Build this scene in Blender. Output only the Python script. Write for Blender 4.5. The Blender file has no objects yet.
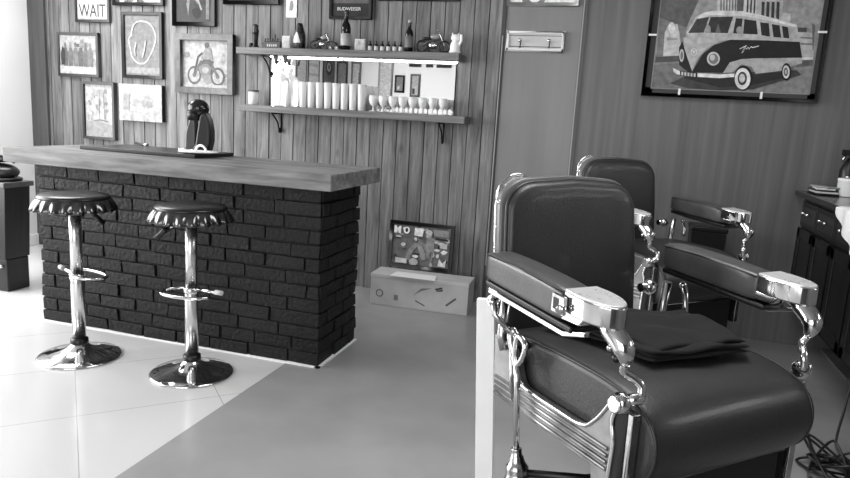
import bpy, bmesh, math, random
from mathutils import Vector, Matrix
random.seed(7)
sc = bpy.context.scene
C = sc.collection
PI = math.pi
def lin(g):
    g = g / 255.0
    return g / 12.92 if g <= 0.04045 else ((g + 0.055) / 1.055) ** 2.4

# ------------------------------------------------------------------ camera
F = 667.494
yaw, pitch, roll = [math.radians(a) for a in (16.5082, 10.2347, 3.27995)]
fw = Vector((-math.sin(yaw) * math.cos(pitch), math.cos(yaw) * math.cos(pitch), -math.sin(pitch)))
r0 = Vector((math.cos(yaw), math.sin(yaw), 0)); u0 = r0.cross(fw)
rt = math.cos(roll) * r0 + math.sin(roll) * u0
up = -math.sin(roll) * r0 + math.cos(roll) * u0
cd = bpy.data.cameras.new('camera'); cam = bpy.data.objects.new('camera', cd); C.objects.link(cam)
cd.sensor_fit = 'HORIZONTAL'; cd.sensor_width = 36; cd.lens = F / 850 * 36
cd.clip_start = 0.05
m = Matrix((rt, up, -fw)).transposed().to_4x4(); m.translation = (0, 0, 1.35)
cam.matrix_world = m
sc.camera = cam

# ------------------------------------------------------------------ world, lights, exposure
w = bpy.data.worlds.new('daylight'); sc.world = w; w.use_nodes = True
w.node_tree.nodes['Background'].inputs[0].default_value = (0.9, 0.9, 0.9, 1)
w.node_tree.nodes['Background'].inputs[1].default_value = 2.2
def area(name, loc, look, sx, sy, power):
    d = bpy.data.lights.new(name, 'AREA'); d.shape = 'RECTANGLE'; d.size = sx; d.size_y = sy; d.energy = power
    o = bpy.data.objects.new(name, d); C.objects.link(o); o.location = loc
    o.rotation_euler = (Vector(look) - Vector(loc)).to_track_quat('-Z', 'Y').to_euler()
    return o
area('left_window_daylight', (-5.45, 1.9, 1.6), (-2.0, 2.3, 0.6), 3.6, 2.2, 245)
area('shop_front_daylight', (-1.2, -2.0, 1.5), (-1.9, 3.0, 0.9), 2.6, 2.2, 56)
area('added_ceiling_fill', (-4.2, 3.6, 2.66), (-4.2, 3.6, 0), 1.15, 1.15, 50)  # added fill lamp, unseen source; lifts the left wall, boards and floor
area('added_ceiling_fill', (0.0, 2.2, 2.66), (0.0, 2.2, 0), 1.15, 1.15, 32)  # added fill lamp, unseen source; brightens upward faces of the chairs
vs = sc.view_settings
vs.view_transform = 'Standard'; vs.look = 'None'; vs.gamma = 1; vs.use_curve_mapping = False
vs.exposure = 0.0

# ------------------------------------------------------------------ materials
MATS = {}
def mat(name, g=128, rough=0.5, metal=0.0, spec=0.5, emit=0, coat=0, trans=0, ior=1.45):
    if name in MATS: return MATS[name]
    m_ = bpy.data.materials.new(name); m_.use_nodes = True
    b = m_.node_tree.nodes['Principled BSDF']
    v = lin(g); b.inputs['Base Color'].default_value = (v, v, v, 1)
    b.inputs['Roughness'].default_value = rough; b.inputs['Metallic'].default_value = metal
    b.inputs['Specular IOR Level'].default_value = spec
    b.inputs['Coat Weight'].default_value = coat; b.inputs['Coat Roughness'].default_value = 0.1
    b.inputs['Transmission Weight'].default_value = trans; b.inputs['IOR'].default_value = ior
    if emit:
        b.inputs['Emission Color'].default_value = (1, 1, 1, 1); b.inputs['Emission Strength'].default_value = emit
    MATS[name] = m_
    return m_
def nodes(m_): return m_.node_tree.nodes, m_.node_tree.links, m_.node_tree.nodes['Principled BSDF']
def mottled(name, g1, g2, scale=(8, 8, 8), rough=0.5, metal=0, bump=0.0, detail=6, coat=0, spec=0.5, rvar=0.0, bscale=None, lo=0.3, hi=0.7):
    m_ = mat(name, (g1 + g2) / 2, rough, metal, spec, coat=coat)
    n, l, b = nodes(m_)
    tc = n.new('ShaderNodeTexCoord'); mp = n.new('ShaderNodeMapping'); mp.inputs['Scale'].default_value = scale
    nz = n.new('ShaderNodeTexNoise'); nz.inputs['Scale'].default_value = 1; nz.inputs['Detail'].default_value = detail
    l.new(tc.outputs['Object'], mp.inputs['Vector']); l.new(mp.outputs[0], nz.inputs['Vector'])
    cr = n.new('ShaderNodeValToRGB'); a, c_ = lin(g1), lin(g2)
    cr.color_ramp.elements[0].position = lo; cr.color_ramp.elements[1].position = hi
    cr.color_ramp.elements[0].color = (a, a, a, 1); cr.color_ramp.elements[1].color = (c_, c_, c_, 1)
    l.new(nz.outputs['Fac'], cr.inputs[0]); l.new(cr.outputs[0], b.inputs['Base Color'])
    if rvar:
        mr = n.new('ShaderNodeMapRange'); mr.inputs['To Min'].default_value = rough - rvar; mr.inputs['To Max'].default_value = rough + rvar
        l.new(nz.outputs['Fac'], mr.inputs['Value']); l.new(mr.outputs[0], b.inputs['Roughness'])
    if bump:
        bp = n.new('ShaderNodeBump'); bp.inputs['Strength'].default_value = bump; bp.inputs['Distance'].default_value = 0.01
        src = nz
        if bscale:
            src = n.new('ShaderNodeTexNoise'); src.inputs['Scale'].default_value = bscale; src.inputs['Detail'].default_value = 4
            l.new(tc.outputs['Object'], src.inputs['Vector'])
        l.new(src.outputs['Fac'], bp.inputs['Height']); l.new(bp.outputs[0], b.inputs['Normal'])
    return m_
def planks(name, pitch, x0, g1, g2, grain, rough=0.55, var=0.35):
    """vertical boards: a value per board times stretched grain and a few dark knots"""
    m_ = mat(name, 100, rough); n, l, b = nodes(m_)
    tc = n.new('ShaderNodeTexCoord'); sx = n.new('ShaderNodeSeparateXYZ'); l.new(tc.outputs['Object'], sx.inputs[0])
    def math_(op, a, bb=None):
        q = n.new('ShaderNodeMath'); q.operation = op
        for i, v in enumerate((a, bb)):
            if v is None: continue
            if isinstance(v, (int, float)): q.inputs[i].default_value = v
            else: l.new(v, q.inputs[i])
        return q.outputs[0]
    idx = math_('FLOOR', math_('DIVIDE', math_('SUBTRACT', sx.outputs['X'], x0), pitch))
    wn = n.new('ShaderNodeTexWhiteNoise'); wn.noise_dimensions = '1D'; l.new(idx, wn.inputs['W'])
    cb = n.new('ShaderNodeCombineXYZ')
    l.new(math_('MULTIPLY', sx.outputs['X'], grain), cb.inputs[0]); l.new(math_('MULTIPLY', idx, 3.7), cb.inputs[1])
    l.new(math_('MULTIPLY', sx.outputs['Z'], 2.2), cb.inputs[2])
    nz = n.new('ShaderNodeTexNoise'); nz.inputs['Scale'].default_value = 1; nz.inputs['Detail'].default_value = 7; nz.inputs['Roughness'].default_value = 0.65
    nz.inputs['Distortion'].default_value = 0.6
    l.new(cb.outputs[0], nz.inputs['Vector'])
    cr = n.new('ShaderNodeValToRGB'); a, c_ = lin(g1), lin(g2)
    cr.color_ramp.elements[0].position = 0.28; cr.color_ramp.elements[1].position = 0.72
    cr.color_ramp.elements[0].color = (a, a, a, 1); cr.color_ramp.elements[1].color = (c_, c_, c_, 1)
    l.new(nz.outputs['Fac'], cr.inputs[0])
    k = math_('ADD', math_('MULTIPLY', wn.outputs['Value'], var), 1 - var / 2)
    # knots
    vo = n.new('ShaderNodeTexVoronoi'); vo.inputs['Scale'].default_value = 1
    cb2 = n.new('ShaderNodeCombineXYZ'); l.new(math_('MULTIPLY', sx.outputs['X'], 6.0), cb2.inputs[0]); l.new(math_('MULTIPLY', sx.outputs['Z'], 3.0), cb2.inputs[2])
    l.new(cb2.outputs[0], vo.inputs['Vector'])
    mr = n.new('ShaderNodeMapRange'); mr.inputs['From Min'].default_value = 0.06; mr.inputs['From Max'].default_value = 0.16; mr.inputs['To Min'].default_value = 0.55
    l.new(vo.outputs['Distance'], mr.inputs['Value'])
    k2 = math_('MULTIPLY', k, mr.outputs[0])
    mx = n.new('ShaderNodeVectorMath'); mx.operation = 'SCALE'; l.new(cr.outputs[0], mx.inputs[0]); l.new(k2, mx.inputs['Scale'])
    l.new(mx.outputs[0], b.inputs['Base Color'])
    bp = n.new('ShaderNodeBump'); bp.inputs['Strength'].default_value = 0.25; bp.inputs['Distance'].default_value = 0.004
    l.new(nz.outputs['Fac'], bp.inputs['Height']); l.new(bp.outputs[0], b.inputs['Normal'])
    return m_

def floor_mat():
    m_ = mat('floor_tiles', 200, 0.16); n, l, b = nodes(m_)
    b.inputs['Specular IOR Level'].default_value = 0.5
    tc = n.new('ShaderNodeTexCoord')
    def tile(rot, size, c1, gr, off):
        mp = n.new('ShaderNodeMapping'); mp.inputs['Rotation'].default_value = (0, 0, rot); mp.inputs['Location'].default_value = off
        l.new(tc.outputs['Object'], mp.inputs['Vector'])
        br = n.new('ShaderNodeTexBrick'); br.offset = 0; br.inputs['Scale'].default_value = 1
        br.inputs['Brick Width'].default_value = size; br.inputs['Row Height'].default_value = size
        br.inputs['Mortar Size'].default_value = 0.0022; br.inputs['Mortar Smooth'].default_value = 0.3
        for q, g in (('Color1', c1), ('Color2', c1 - 3), ('Mortar', gr)):
            v = lin(g); br.inputs[q].default_value = (v, v, v, 1)
        l.new(mp.outputs[0], br.inputs['Vector']); return br
    white = tile(math.radians(45), 0.60, 198, 146, (0.06, 0.0, 0))
    nz = n.new('ShaderNodeTexNoise'); nz.inputs['Scale'].default_value = 1.6; nz.inputs['Detail'].default_value = 5
    l.new(tc.outputs['Object'], nz.inputs['Vector'])
    cr = n.new('ShaderNodeValToRGB'); a, c_ = lin(136), lin(152)
    cr.color_ramp.elements[0].position = 0.35; cr.color_ramp.elements[1].position = 0.65
    cr.color_ramp.elements[0].color = (a, a, a, 1); cr.color_ramp.elements[1].color = (c_, c_, c_, 1)
    l.new(nz.outputs['Fac'], cr.inputs[0])
    sx = n.new('ShaderNodeSeparateXYZ'); l.new(tc.outputs['Object'], sx.inputs[0])
    gt = n.new('ShaderNodeMath'); gt.operation = 'GREATER_THAN'; gt.inputs[1].default_value = -1.667; l.new(sx.outputs['X'], gt.inputs[0])
    g2 = n.new('ShaderNodeMath'); g2.operation = 'GREATER_THAN'; g2.inputs[1].default_value = -2.7; l.new(sx.outputs['X'], g2.inputs[0])
    g3 = n.new('ShaderNodeMath'); g3.operation = 'GREATER_THAN'; g3.inputs[1].default_value = 3.4; l.new(sx.outputs['Y'], g3.inputs[0])
    g4 = n.new('ShaderNodeMath'); g4.operation = 'MULTIPLY'; l.new(g2.outputs[0], g4.inputs[0]); l.new(g3.outputs[0], g4.inputs[1])
    g5 = n.new('ShaderNodeMath'); g5.operation = 'MAXIMUM'; l.new(gt.outputs[0], g5.inputs[0]); l.new(g4.outputs[0], g5.inputs[1]); gt = g5
    mx = n.new('ShaderNodeMix'); mx.data_type = 'RGBA'; l.new(gt.outputs[0], mx.inputs['Factor'])
    l.new(white.outputs['Color'], mx.inputs['A']); l.new(cr.outputs[0], mx.inputs['B'])
    l.new(mx.outputs['Result'], b.inputs['Base Color'])
    mr = n.new('ShaderNodeMapRange'); mr.inputs['To Min'].default_value = 0.14; mr.inputs['To Max'].default_value = 0.24
    l.new(gt.outputs[0], mr.inputs['Value']); l.new(mr.outputs[0], b.inputs['Roughness'])
    return m_

chrome = mottled('chrome', 205, 225, (9, 9, 9), rough=0.09, metal=1, rvar=0.04)
chrome_worn = mottled('worn_chrome', 165, 200, (22, 22, 22), rough=0.2, metal=1, rvar=0.08, bump=0.05)
leather = mottled('dark_leather', 31, 41, (6, 6, 6), rough=0.46, bump=0.12, bscale=170, coat=0.1, rvar=0.05, spec=0.6)
leather2 = mottled('armrest_leather', 60, 76, (14, 14, 14), rough=0.36, bump=0.1, bscale=170, coat=0.2, rvar=0.05)
piping = mat('leather_piping', 34, 0.35)
black = mat('black_paint', 14, 0.35)
blackmatt = mat('matt_black', 12, 0.7)
ironm = mat('dark_iron', 26, 0.4, metal=0.7)
white = mat('white_paint', 235, 0.5)
paper = mat('white_paper', 235, 0.7)
cloth = mottled('black_cloth', 14, 24, (40, 40, 40), rough=0.9, bump=0.1)
glass = mat('clear_glass', 250, 0.02, trans=1.0, ior=1.45)
brick = mottled('black_painted_brick', 6, 18, (14, 14, 20), rough=0.6, spec=0.35, bump=0.8, bscale=45, rvar=0.12)
mortar = mat('black_painted_mortar', 17, 0.8)
counter_wood = mottled('counter_wood', 74, 136, (3.5, 20, 30), rough=0.55, bump=0.35, rvar=0.06)
shelf_wood = mottled('rough_shelf_wood', 70, 128, (1.6, 26, 34), rough=0.6, bump=0.3)
plank_wood = planks('rustic_plank_wood', 0.1085, -2.8917, 62, 138, 30, var=0.45)
panel_wood = mottled('smooth_panel_wood', 82, 112, (30, 30, 0.9), rough=0.5, bump=0.05, lo=0.2, hi=0.8)
door_wood = mottled('door_veneer', 114, 130, (9, 9, 0.6), rough=0.5, bump=0.03, lo=0.2, hi=0.8)
dark_wood = mottled('dark_cabinet_wood', 20, 34, (30, 30, 2), rough=0.4, bump=0.08)
mirror_m = mat('mirror_silver', 245, 0.01, metal=1)
GREY = {}
def grey(g, rough=0.55):
    k = 'print_grey_%d' % g
    return mat(k, g, rough, spec=0.3)
def pgrey(g):
    return mottled('photo_grey_%d' % g, g * .86, min(250, g * 1.08 + 3), (30, 30, 30), rough=0.5, detail=8, spec=0.3)

# ------------------------------------------------------------------ mesh helpers
class MB:
    def __init__(s): s.v = []; s.f = []; s.mi = []; s.m = []; s.sm = []
    def mat(s, m_):
        if m_ not in s.m: s.m.append(m_)
        return s.m.index(m_)
    def add(s, vs_, fs, m_, smooth=False, M=None):
        o = len(s.v); k = s.mat(m_)
        for v in vs_:
            v = Vector(v)
            s.v.append(tuple(M @ v) if M else tuple(v))
        for f in fs: s.f.append([i + o for i in f]); s.mi.append(k); s.sm.append(smooth)
    def box(s, a, b, m_, M=None):
        x0, y0, z0 = a; x1, y1, z1 = b
        s.add([(x0, y0, z0), (x1, y0, z0), (x1, y1, z0), (x0, y1, z0), (x0, y0, z1), (x1, y0, z1), (x1, y1, z1), (x0, y1, z1)],
              [(0, 3, 2, 1), (4, 5, 6, 7), (0, 1, 5, 4), (1, 2, 6, 5), (2, 3, 7, 6), (3, 0, 4, 7)], m_, False, M)
    def lathe(s, prof, m_, seg=40, M=None, mod=None, smooth=True):
        vs_ = []; fs = []; n = len(prof)
        for i in range(seg):
            a = 2 * PI * i / seg
            for j, (r, z) in enumerate(prof):
                rr, zz = (mod(a, r, z, j) if mod else (r, z))
                vs_.append((rr * math.cos(a), rr * math.sin(a), zz))
        for i in range(seg):
            k = (i + 1) % seg
            for j in range(n - 1):
                fs.append((i * n + j, k * n + j, k * n + j + 1, i * n + j + 1))
        s.add(vs_, fs, m_, smooth, M)
        s.add([vs_[i * n] for i in range(seg)], [tuple(range(seg))[::-1]], m_, False, M)
        s.add([vs_[i * n + n - 1] for i in range(seg)], [tuple(range(seg))], m_, False, M)
    def tube(s, pts, r, m_, seg=10, closed=False, M=None, flat=1.0):
        P = [Vector(p) for p in pts]; n = len(P)
        rr = r if isinstance(r, (list, tuple)) else [r] * n
        vs_ = []; prev = None
        for i in range(n):
            if closed: t = P[(i + 1) % n] - P[i - 1]
            else: t = P[min(i + 1, n - 1)] - P[max(i - 1, 0)]
            t.normalize()
            if prev is None:
                q = Vector((0, 0, 1)) if abs(t.z) < 0.9 else Vector((1, 0, 0))
            else: q = prev
            a = (q - t * q.dot(t)).normalized(); prev = a; b = t.cross(a)
            for k in range(seg):
                an = 2 * PI * k / seg
                vs_.append(P[i] + a * math.cos(an) * rr[i] + b * math.sin(an) * rr[i] * flat)
        fs = []
        for i in range(n if closed else n - 1):
            j = (i + 1) % n
            for k in range(seg):
                fs.append((i * seg + k, i * seg + (k + 1) % seg, j * seg + (k + 1) % seg, j * seg + k))
        s.add(vs_, fs, m_, True, M)
        if not closed:
            s.add(vs_[:seg], [tuple(range(seg))[::-1]], m_, False, M); s.add(vs_[-seg:], [tuple(range(seg))], m_, False, M)
    def prism(s, poly, d0, d1, m_, plane='xz', M=None, smooth=False):
        """poly in a plane, extruded along the third axis from d0 to d1"""
        n = len(poly)
        def P(a, b, d): return {'xz': (a, d, b), 'xy': (a, b, d), 'yz': (d, a, b)}[plane]
        vs_ = [P(a, b, d0) for a, b in poly] + [P(a, b, d1) for a, b in poly]
        fs = [tuple(range(n)), tuple(range(2 * n - 1, n - 1, -1))]
        s.add(vs_, fs, m_, False, M)
        s.add(vs_, [((i + 1) % n, i, n + i, n + (i + 1) % n) for i in range(n)], m_, smooth, M)
    def ball(s, c, r, m_, M=None, seg=20, rings=12):
        rx, ry, rz = r if isinstance(r, (list, tuple)) else (r, r, r)
        vs_ = [(c[0], c[1], c[2] + rz)]
        for j in range(1, rings):
            t = PI * j / rings
            for i in range(seg):
                a = 2 * PI * i / seg
                vs_.append((c[0] + rx * math.sin(t) * math.cos(a), c[1] + ry * math.sin(t) * math.sin(a), c[2] + rz * math.cos(t)))
        vs_.append((c[0], c[1], c[2] - rz)); fs = []
        for i in range(seg): fs.append((0, 1 + i, 1 + (i + 1) % seg))
        for j in range(rings - 2):
            for i in range(seg):
                a = 1 + j * seg + i; b = 1 + j * seg + (i + 1) % seg
                fs.append((a, a + seg, b + seg, b))
        L = len(vs_) - 1; o = 1 + (rings - 2) * seg
        for i in range(seg): fs.append((L, o + (i + 1) % seg, o + i))
        s.add(vs_, fs, m_, True, M)
    def grid(s, fn, nu, nv, m_, M=None, wrap=False):
        vs_ = [fn(i / nu, j / nv) for j in range(nv + 1) for i in range(nu + 1)]
        fs = [(j * (nu + 1) + i, j * (nu + 1) + i + 1, (j + 1) * (nu + 1) + i + 1, (j + 1) * (nu + 1) + i) for j in range(nv) for i in range(nu)]
        s.add(vs_, fs, m_, True, M)
    def build(s, name, parent=None, loc=None, bevel=0, seg=3, fix=True, subsurf=0):
        me = bpy.data.meshes.new(name); me.from_pydata(s.v, [], s.f)
        for m_ in s.m: me.materials.append(m_)
        me.polygons.foreach_set('material_index', s.mi); me.polygons.foreach_set('use_smooth', s.sm)
        if fix:
            bm = bmesh.new(); bm.from_mesh(me)
            bmesh.ops.remove_doubles(bm, verts=bm.verts, dist=1e-5)
            bmesh.ops.recalc_face_normals(bm, faces=bm.faces); bm.to_mesh(me); bm.free()
        me.update()
        o = bpy.data.objects.new(name, me); C.objects.link(o)
        if parent: o.parent = parent
        if loc: o.location = loc
        if bevel:
            b = o.modifiers.new('bevel', 'BEVEL'); b.width = bevel; b.segments = seg; b.limit_method = 'ANGLE'; b.angle_limit = math.radians(40)
            if not any(s.sm): 
                me.polygons.foreach_set('use_smooth', [True] * len(me.polygons))
                wn = o.modifiers.new('normals', 'WEIGHTED_NORMAL'); wn.keep_sharp = True
        if subsurf:
            b = o.modifiers.new('subdivision', 'SUBSURF'); b.levels = subsurf; b.render_levels = subsurf
            me.polygons.foreach_set('use_smooth', [True] * len(me.polygons))
        return o
def tag(o, label=None, cat=None, group=None, kind=None):
    if label: o['label'] = label
    if cat: o['category'] = cat
    if group: o['group'] = group
    if kind: o['kind'] = kind
    return o
def thing(name, label, cat, loc=(0, 0, 0), rz=0, group=None):
    o = bpy.data.objects.new(name, None); C.objects.link(o); o.location = loc; o.rotation_euler = (0, 0, rz)
    return tag(o, label, cat, group)
def struct(mb, name, **k): return tag(mb.build(name, **k), kind='structure')
def copy_tree(o, parent=None):
    c = o.copy(); C.objects.link(c)
    if parent: c.parent = parent
    for ch in [x for x in bpy.data.objects if x.parent == o]: copy_tree(ch, c)
    return c
def smooth_pts(pts, n=6):
    """Catmull-Rom through points"""
    P = [Vector(p) for p in pts]; out = []
    for i in range(len(P) - 1):
        a, b, c_, d = P[max(i - 1, 0)], P[i], P[i + 1], P[min(i + 2, len(P) - 1)]
        for k in range(n):
            t = k / n
            out.append(0.5 * ((2 * b) + (c_ - a) * t + (2 * a - 5 * b + 4 * c_ - d) * t * t + (3 * b - 3 * c_ + d - a) * t ** 3))
    out.append(P[-1]); return out
def text_mesh(body, size, m_, name, parent, M, extrude=0.0006, sx=1.0):
    cu = bpy.data.curves.new(name, 'FONT'); cu.body = body; cu.size = size; cu.extrude = extrude
    cu.align_x = 'CENTER'; cu.align_y = 'CENTER'
    t = bpy.data.objects.new(name, cu); C.objects.link(t)
    bpy.context.view_layer.update()
    me = bpy.data.meshes.new_from_object(t); bpy.data.objects.remove(t)
    me.materials.clear(); me.materials.append(m_)
    me.transform(M @ Matrix.Diagonal((sx, 1, 1, 1)))
    o = bpy.data.objects.new(name, me); C.objects.link(o); o.parent = parent
    return o
WALLROT = Matrix.Rotation(PI / 2, 4, 'X')      # text upright, facing -Y

# ------------------------------------------------------------------ room shell
WY = 4.82; LX = -5.16; RX = 1.72; FY = -1.6; CZ = 2.75
b = MB(); b.box((LX - 0.1, FY - 0.1, -0.08), (RX + 0.1, WY + 0.15, 0), floor_mat()); struct(b, 'floor')
b = MB(); b.box((LX - 0.1, FY - 0.1, CZ), (RX + 0.1, WY + 0.15, CZ + 0.08), mottled('ceiling_paint', 150, 158, (1, 1, 1), rough=0.8)); struct(b, 'ceiling')
for x_, y_, w_ in ((-4.2, 3.6, 'over the left end of the bar'), (0.0, 2.2, 'over the barber chairs')):
    t = tag(bpy.data.objects.new('added_fill_panel', None), 'unseen square white panel added as fill light ' + w_, 'ceiling light'); C.objects.link(t); t.location = (x_, y_, CZ - 0.06)  # made-up panel out of view, goes with the added fill lamps
    b = MB(); b.box((-0.6, -0.6, 0), (0.6, 0.6, 0.06), white); b.build('housing', t)
    b = MB(); b.box((-0.57, -0.57, -0.006), (0.57, 0.57, 0.0), mat('fill_panel_glow', 240, 0.5, emit=2)); b.build('glowing_face', t)
# back wall: rustic boards with open joints on the left
b = MB()
b.box((LX - 0.1, WY + 0.018, 0), (RX + 0.1, WY + 0.15, CZ), blackmatt)
x = -2.8917 - 0.1085 * 20
while x < -0.97:
    a, c_ = max(x + 0.0028, -4.99), min(x + 0.1085 - 0.0028, -0.955)
    if c_ > a: b.box((a, WY - random.uniform(0, 0.005), 0), (c_, WY + 0.02, CZ), plank_wood)
    x += 0.1085
struct(b, 'wall_back', bevel=0.0015, seg=1)
b = MB(); b.box((LX, WY - 0.03, 0), (-4.985, WY + 0.02, CZ), mottled('dark_corner_board', 66, 84, (30, 30, 1.5), rough=0.5)); struct(b, 'trim_1', bevel=0.004)
b = MB(); b.box((-0.375, WY - 0.004, 0), (RX, WY + 0.02, CZ), panel_wood); struct(b, 'wall_back_panelling')
# flush door with light edge strips
b = MB(); b.box((-0.925, WY - 0.012, 0.004), (-0.405, WY + 0.02, 2.6), door_wood); struct(b, 'door_1', bevel=0.003)
light_trim = mat('pale_trim', 150, 0.3)
b = MB(); b.box((-0.95, WY - 0.022, 0), (-0.925, WY + 0.02, CZ), mat('door_jamb_dark', 60, 0.5)); b.box((-0.942, WY - 0.028, 0.3), (-0.935, WY - 0.02, 1.95), light_trim); struct(b, 'trim_2')
b = MB(); b.box((-0.405, WY - 0.02, 0), (-0.375, WY + 0.02, CZ), mat('door_jamb', 96, 0.5)); b.box((-0.402, WY - 0.028, 0), (-0.394, WY - 0.018, CZ), light_trim); struct(b, 'trim_3')
# left wall, window opening 0.2 .. 3.6
b = MB(); wl = mottled('white_wall_paint', 228, 234, (2, 2, 2), rough=0.6)
b.box((LX - 0.12, 3.75, 0), (LX, WY - 0.03, CZ), wl); b.box((LX - 0.12, FY, 0), (LX, 0.1, CZ), wl)
b.box((LX - 0.12, 0.1, 0), (LX, 3.75, 0.35), wl); b.box((LX - 0.12, 0.1, 2.6), (LX, 3.75, CZ), wl); struct(b, 'wall_left')
b = MB(); b.box((LX, 3.75, 0), (LX + 0.015, WY - 0.03, 0.1), white); struct(b, 'baseboard_left', bevel=0.004)
b = MB()
for y in (0.12, 1.3, 2.5, 3.69): b.box((LX - 0.08, y, 0.35), (LX - 0.03, y + 0.05, 2.6), white)
b.box((LX - 0.08, 0.12, 0.35), (LX - 0.03, 3.74, 0.41), white); b.box((LX - 0.08, 0.12, 2.54), (LX - 0.03, 3.74, 2.6), white)
struct(b, 'window_1')
# right wall and front wall (behind the camera, seen in the mirror)
b = MB(); b.box((RX, FY, 0), (RX + 0.1, WY, CZ), panel_wood); struct(b, 'wall_right')
t = thing('barber_mirror', 'wide barber mirror on the right wall above the cabinet, outside the photo', 'mirror', (RX, 2.1, 1.42))
b = MB(); b.box((-0.012, -1.8, 0), (-0.001, 1.7, 1.1), mirror_m); b.build('mirror_glass', t)
b = MB(); b.box((-0.03, -1.84, -0.04), (0, 1.74, 0), dark_wood); b.box((-0.03, -1.84, 1.1), (0, 1.74, 1.14), dark_wood); b.build('frame', t)
b = MB()
b.box((LX, FY - 0.12, 0), (-2.5, FY, CZ), wl); b.box((0.15, FY - 0.12, 0), (RX, FY, CZ), panel_wood)
b.box((-2.5, FY - 0.12, 2.6), (0.15, FY, CZ), wl); b.box((-2.5, FY - 0.12, 0), (0.15, FY, 0.3), wl)
struct(b, 'wall_front')
b = MB()
for x in (-2.5, -1.65, -0.8, 0.1): b.box((x, FY - 0.08, 0.3), (x + 0.05, FY - 0.03, 2.6), grey(150))
b.box((-2.5, FY - 0.08, 1.95), (0.15, FY - 0.03, 2.0), grey(120)); struct(b, 'window_2')

# ------------------------------------------------------------------ bar
bar = thing('bar_counter', 'long wooden topped bar with a black painted brick base', 'bar counter', (-2.4, 3.36, 0))
def rel(o): return Matrix.Translation((-o.location.x, -o.location.y, -o.location.z))
b = MB(); M = rel(bar)
BX0, BX1, BY0, BY1 = -3.335, -1.485, 3.11, 3.62
b.box((BX0 + 0.012, BY0 + 0.012, 0), (BX1 - 0.012, BY1 - 0.02, 0.965), mortar, M)
nrow = 13; rh = 0.962 / nrow
def brick_box(b, a, c_):
    """a rough brick: box with jittered corners"""
    x0, y0, z0 = a; x1, y1, z1 = c_; J = 0.004
    vs_ = []
    for z in (z0, z1):
        for (x, y) in ((x0, y0), (x1, y0), (x1, y1), (x0, y1)):
            vs_.append((x + random.uniform(-J, J), y + random.uniform(-J, J), z + random.uniform(-J, J)))
    b.add(vs_, [(0, 3, 2, 1), (4, 5, 6, 7), (0, 1, 5, 4), (1, 2, 6, 5), (2, 3, 7, 6), (3, 0, 4, 7)], brick, False, M)
for r in range(nrow):
    z0 = r * rh + 0.0035; z1 = (r + 1) * rh - 0.0035
    x = BX0 + random.uniform(-0.012, 0.012) - (0.012 if r % 2 else 0)
    first = True
    while x < BX1 - 0.03:
        L = 0.235 if not (first and r % 2) else 0.12
        L += random.uniform(-0.02, 0.02); first = False
        x1 = min(x + L, BX1 + random.uniform(-0.006, 0.006))
        if BX1 - x1 < 0.06: x1 = BX1 + random.uniform(-0.006, 0.006)
        d = random.uniform(-0.003, 0.004)
        brick_box(b, (x + 0.005, BY0 + d, z0), (x1 - (0.005 if x1 < BX1 - 0.02 else 0), BY0 + 0.1, z1))
        x = x1
        if x > BX1 - 0.02: break
    # end face, right
    y = BY0 + (0.1 if r % 2 else 0.2)
    d0 = random.uniform(-0.002, 0.008)
    brick_box(b, (BX1 - 0.1, BY0 + 0.012, z0), (BX1 + d0, y - 0.005, z1))
    while y < BY1 - 0.02:
        y1 = min(y + 0.215, BY1); d = random.uniform(-0.002, 0.008)
        if BY1 - y1 < 0.07: y1 = BY1
        brick_box(b, (BX1 - 0.1, y + 0.005, z0), (BX1 + d, y1 - 0.004, z1)); y = y1
    y = BY0 + 0.02
    brick_box(b, (BX0 - (0.014 if r % 2 else 0), y, z0), (BX0 + 0.1, BY1, z1))
b.build('brick_base', bar, bevel=0.004, seg=2)
b = MB(); b.box((BX0 - 0.012, BY0 - 0.013, 0), (BX1 + 0.016, BY0 + 0.01, 0.006), white, M); b.box((BX1 - 0.01, BY0 - 0.013, 0), (BX1 + 0.016, BY1, 0.006), white, M)
o = b.build('floor_seal', bar); o['label'] = 'thin white sealing strip where the bricks meet the floor'
b = MB(); b.box((-3.475, 3.01, 0.965), (-1.39, 3.69, 1.05), counter_wood, M)
b.build('countertop', bar, bevel=0.006)

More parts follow.
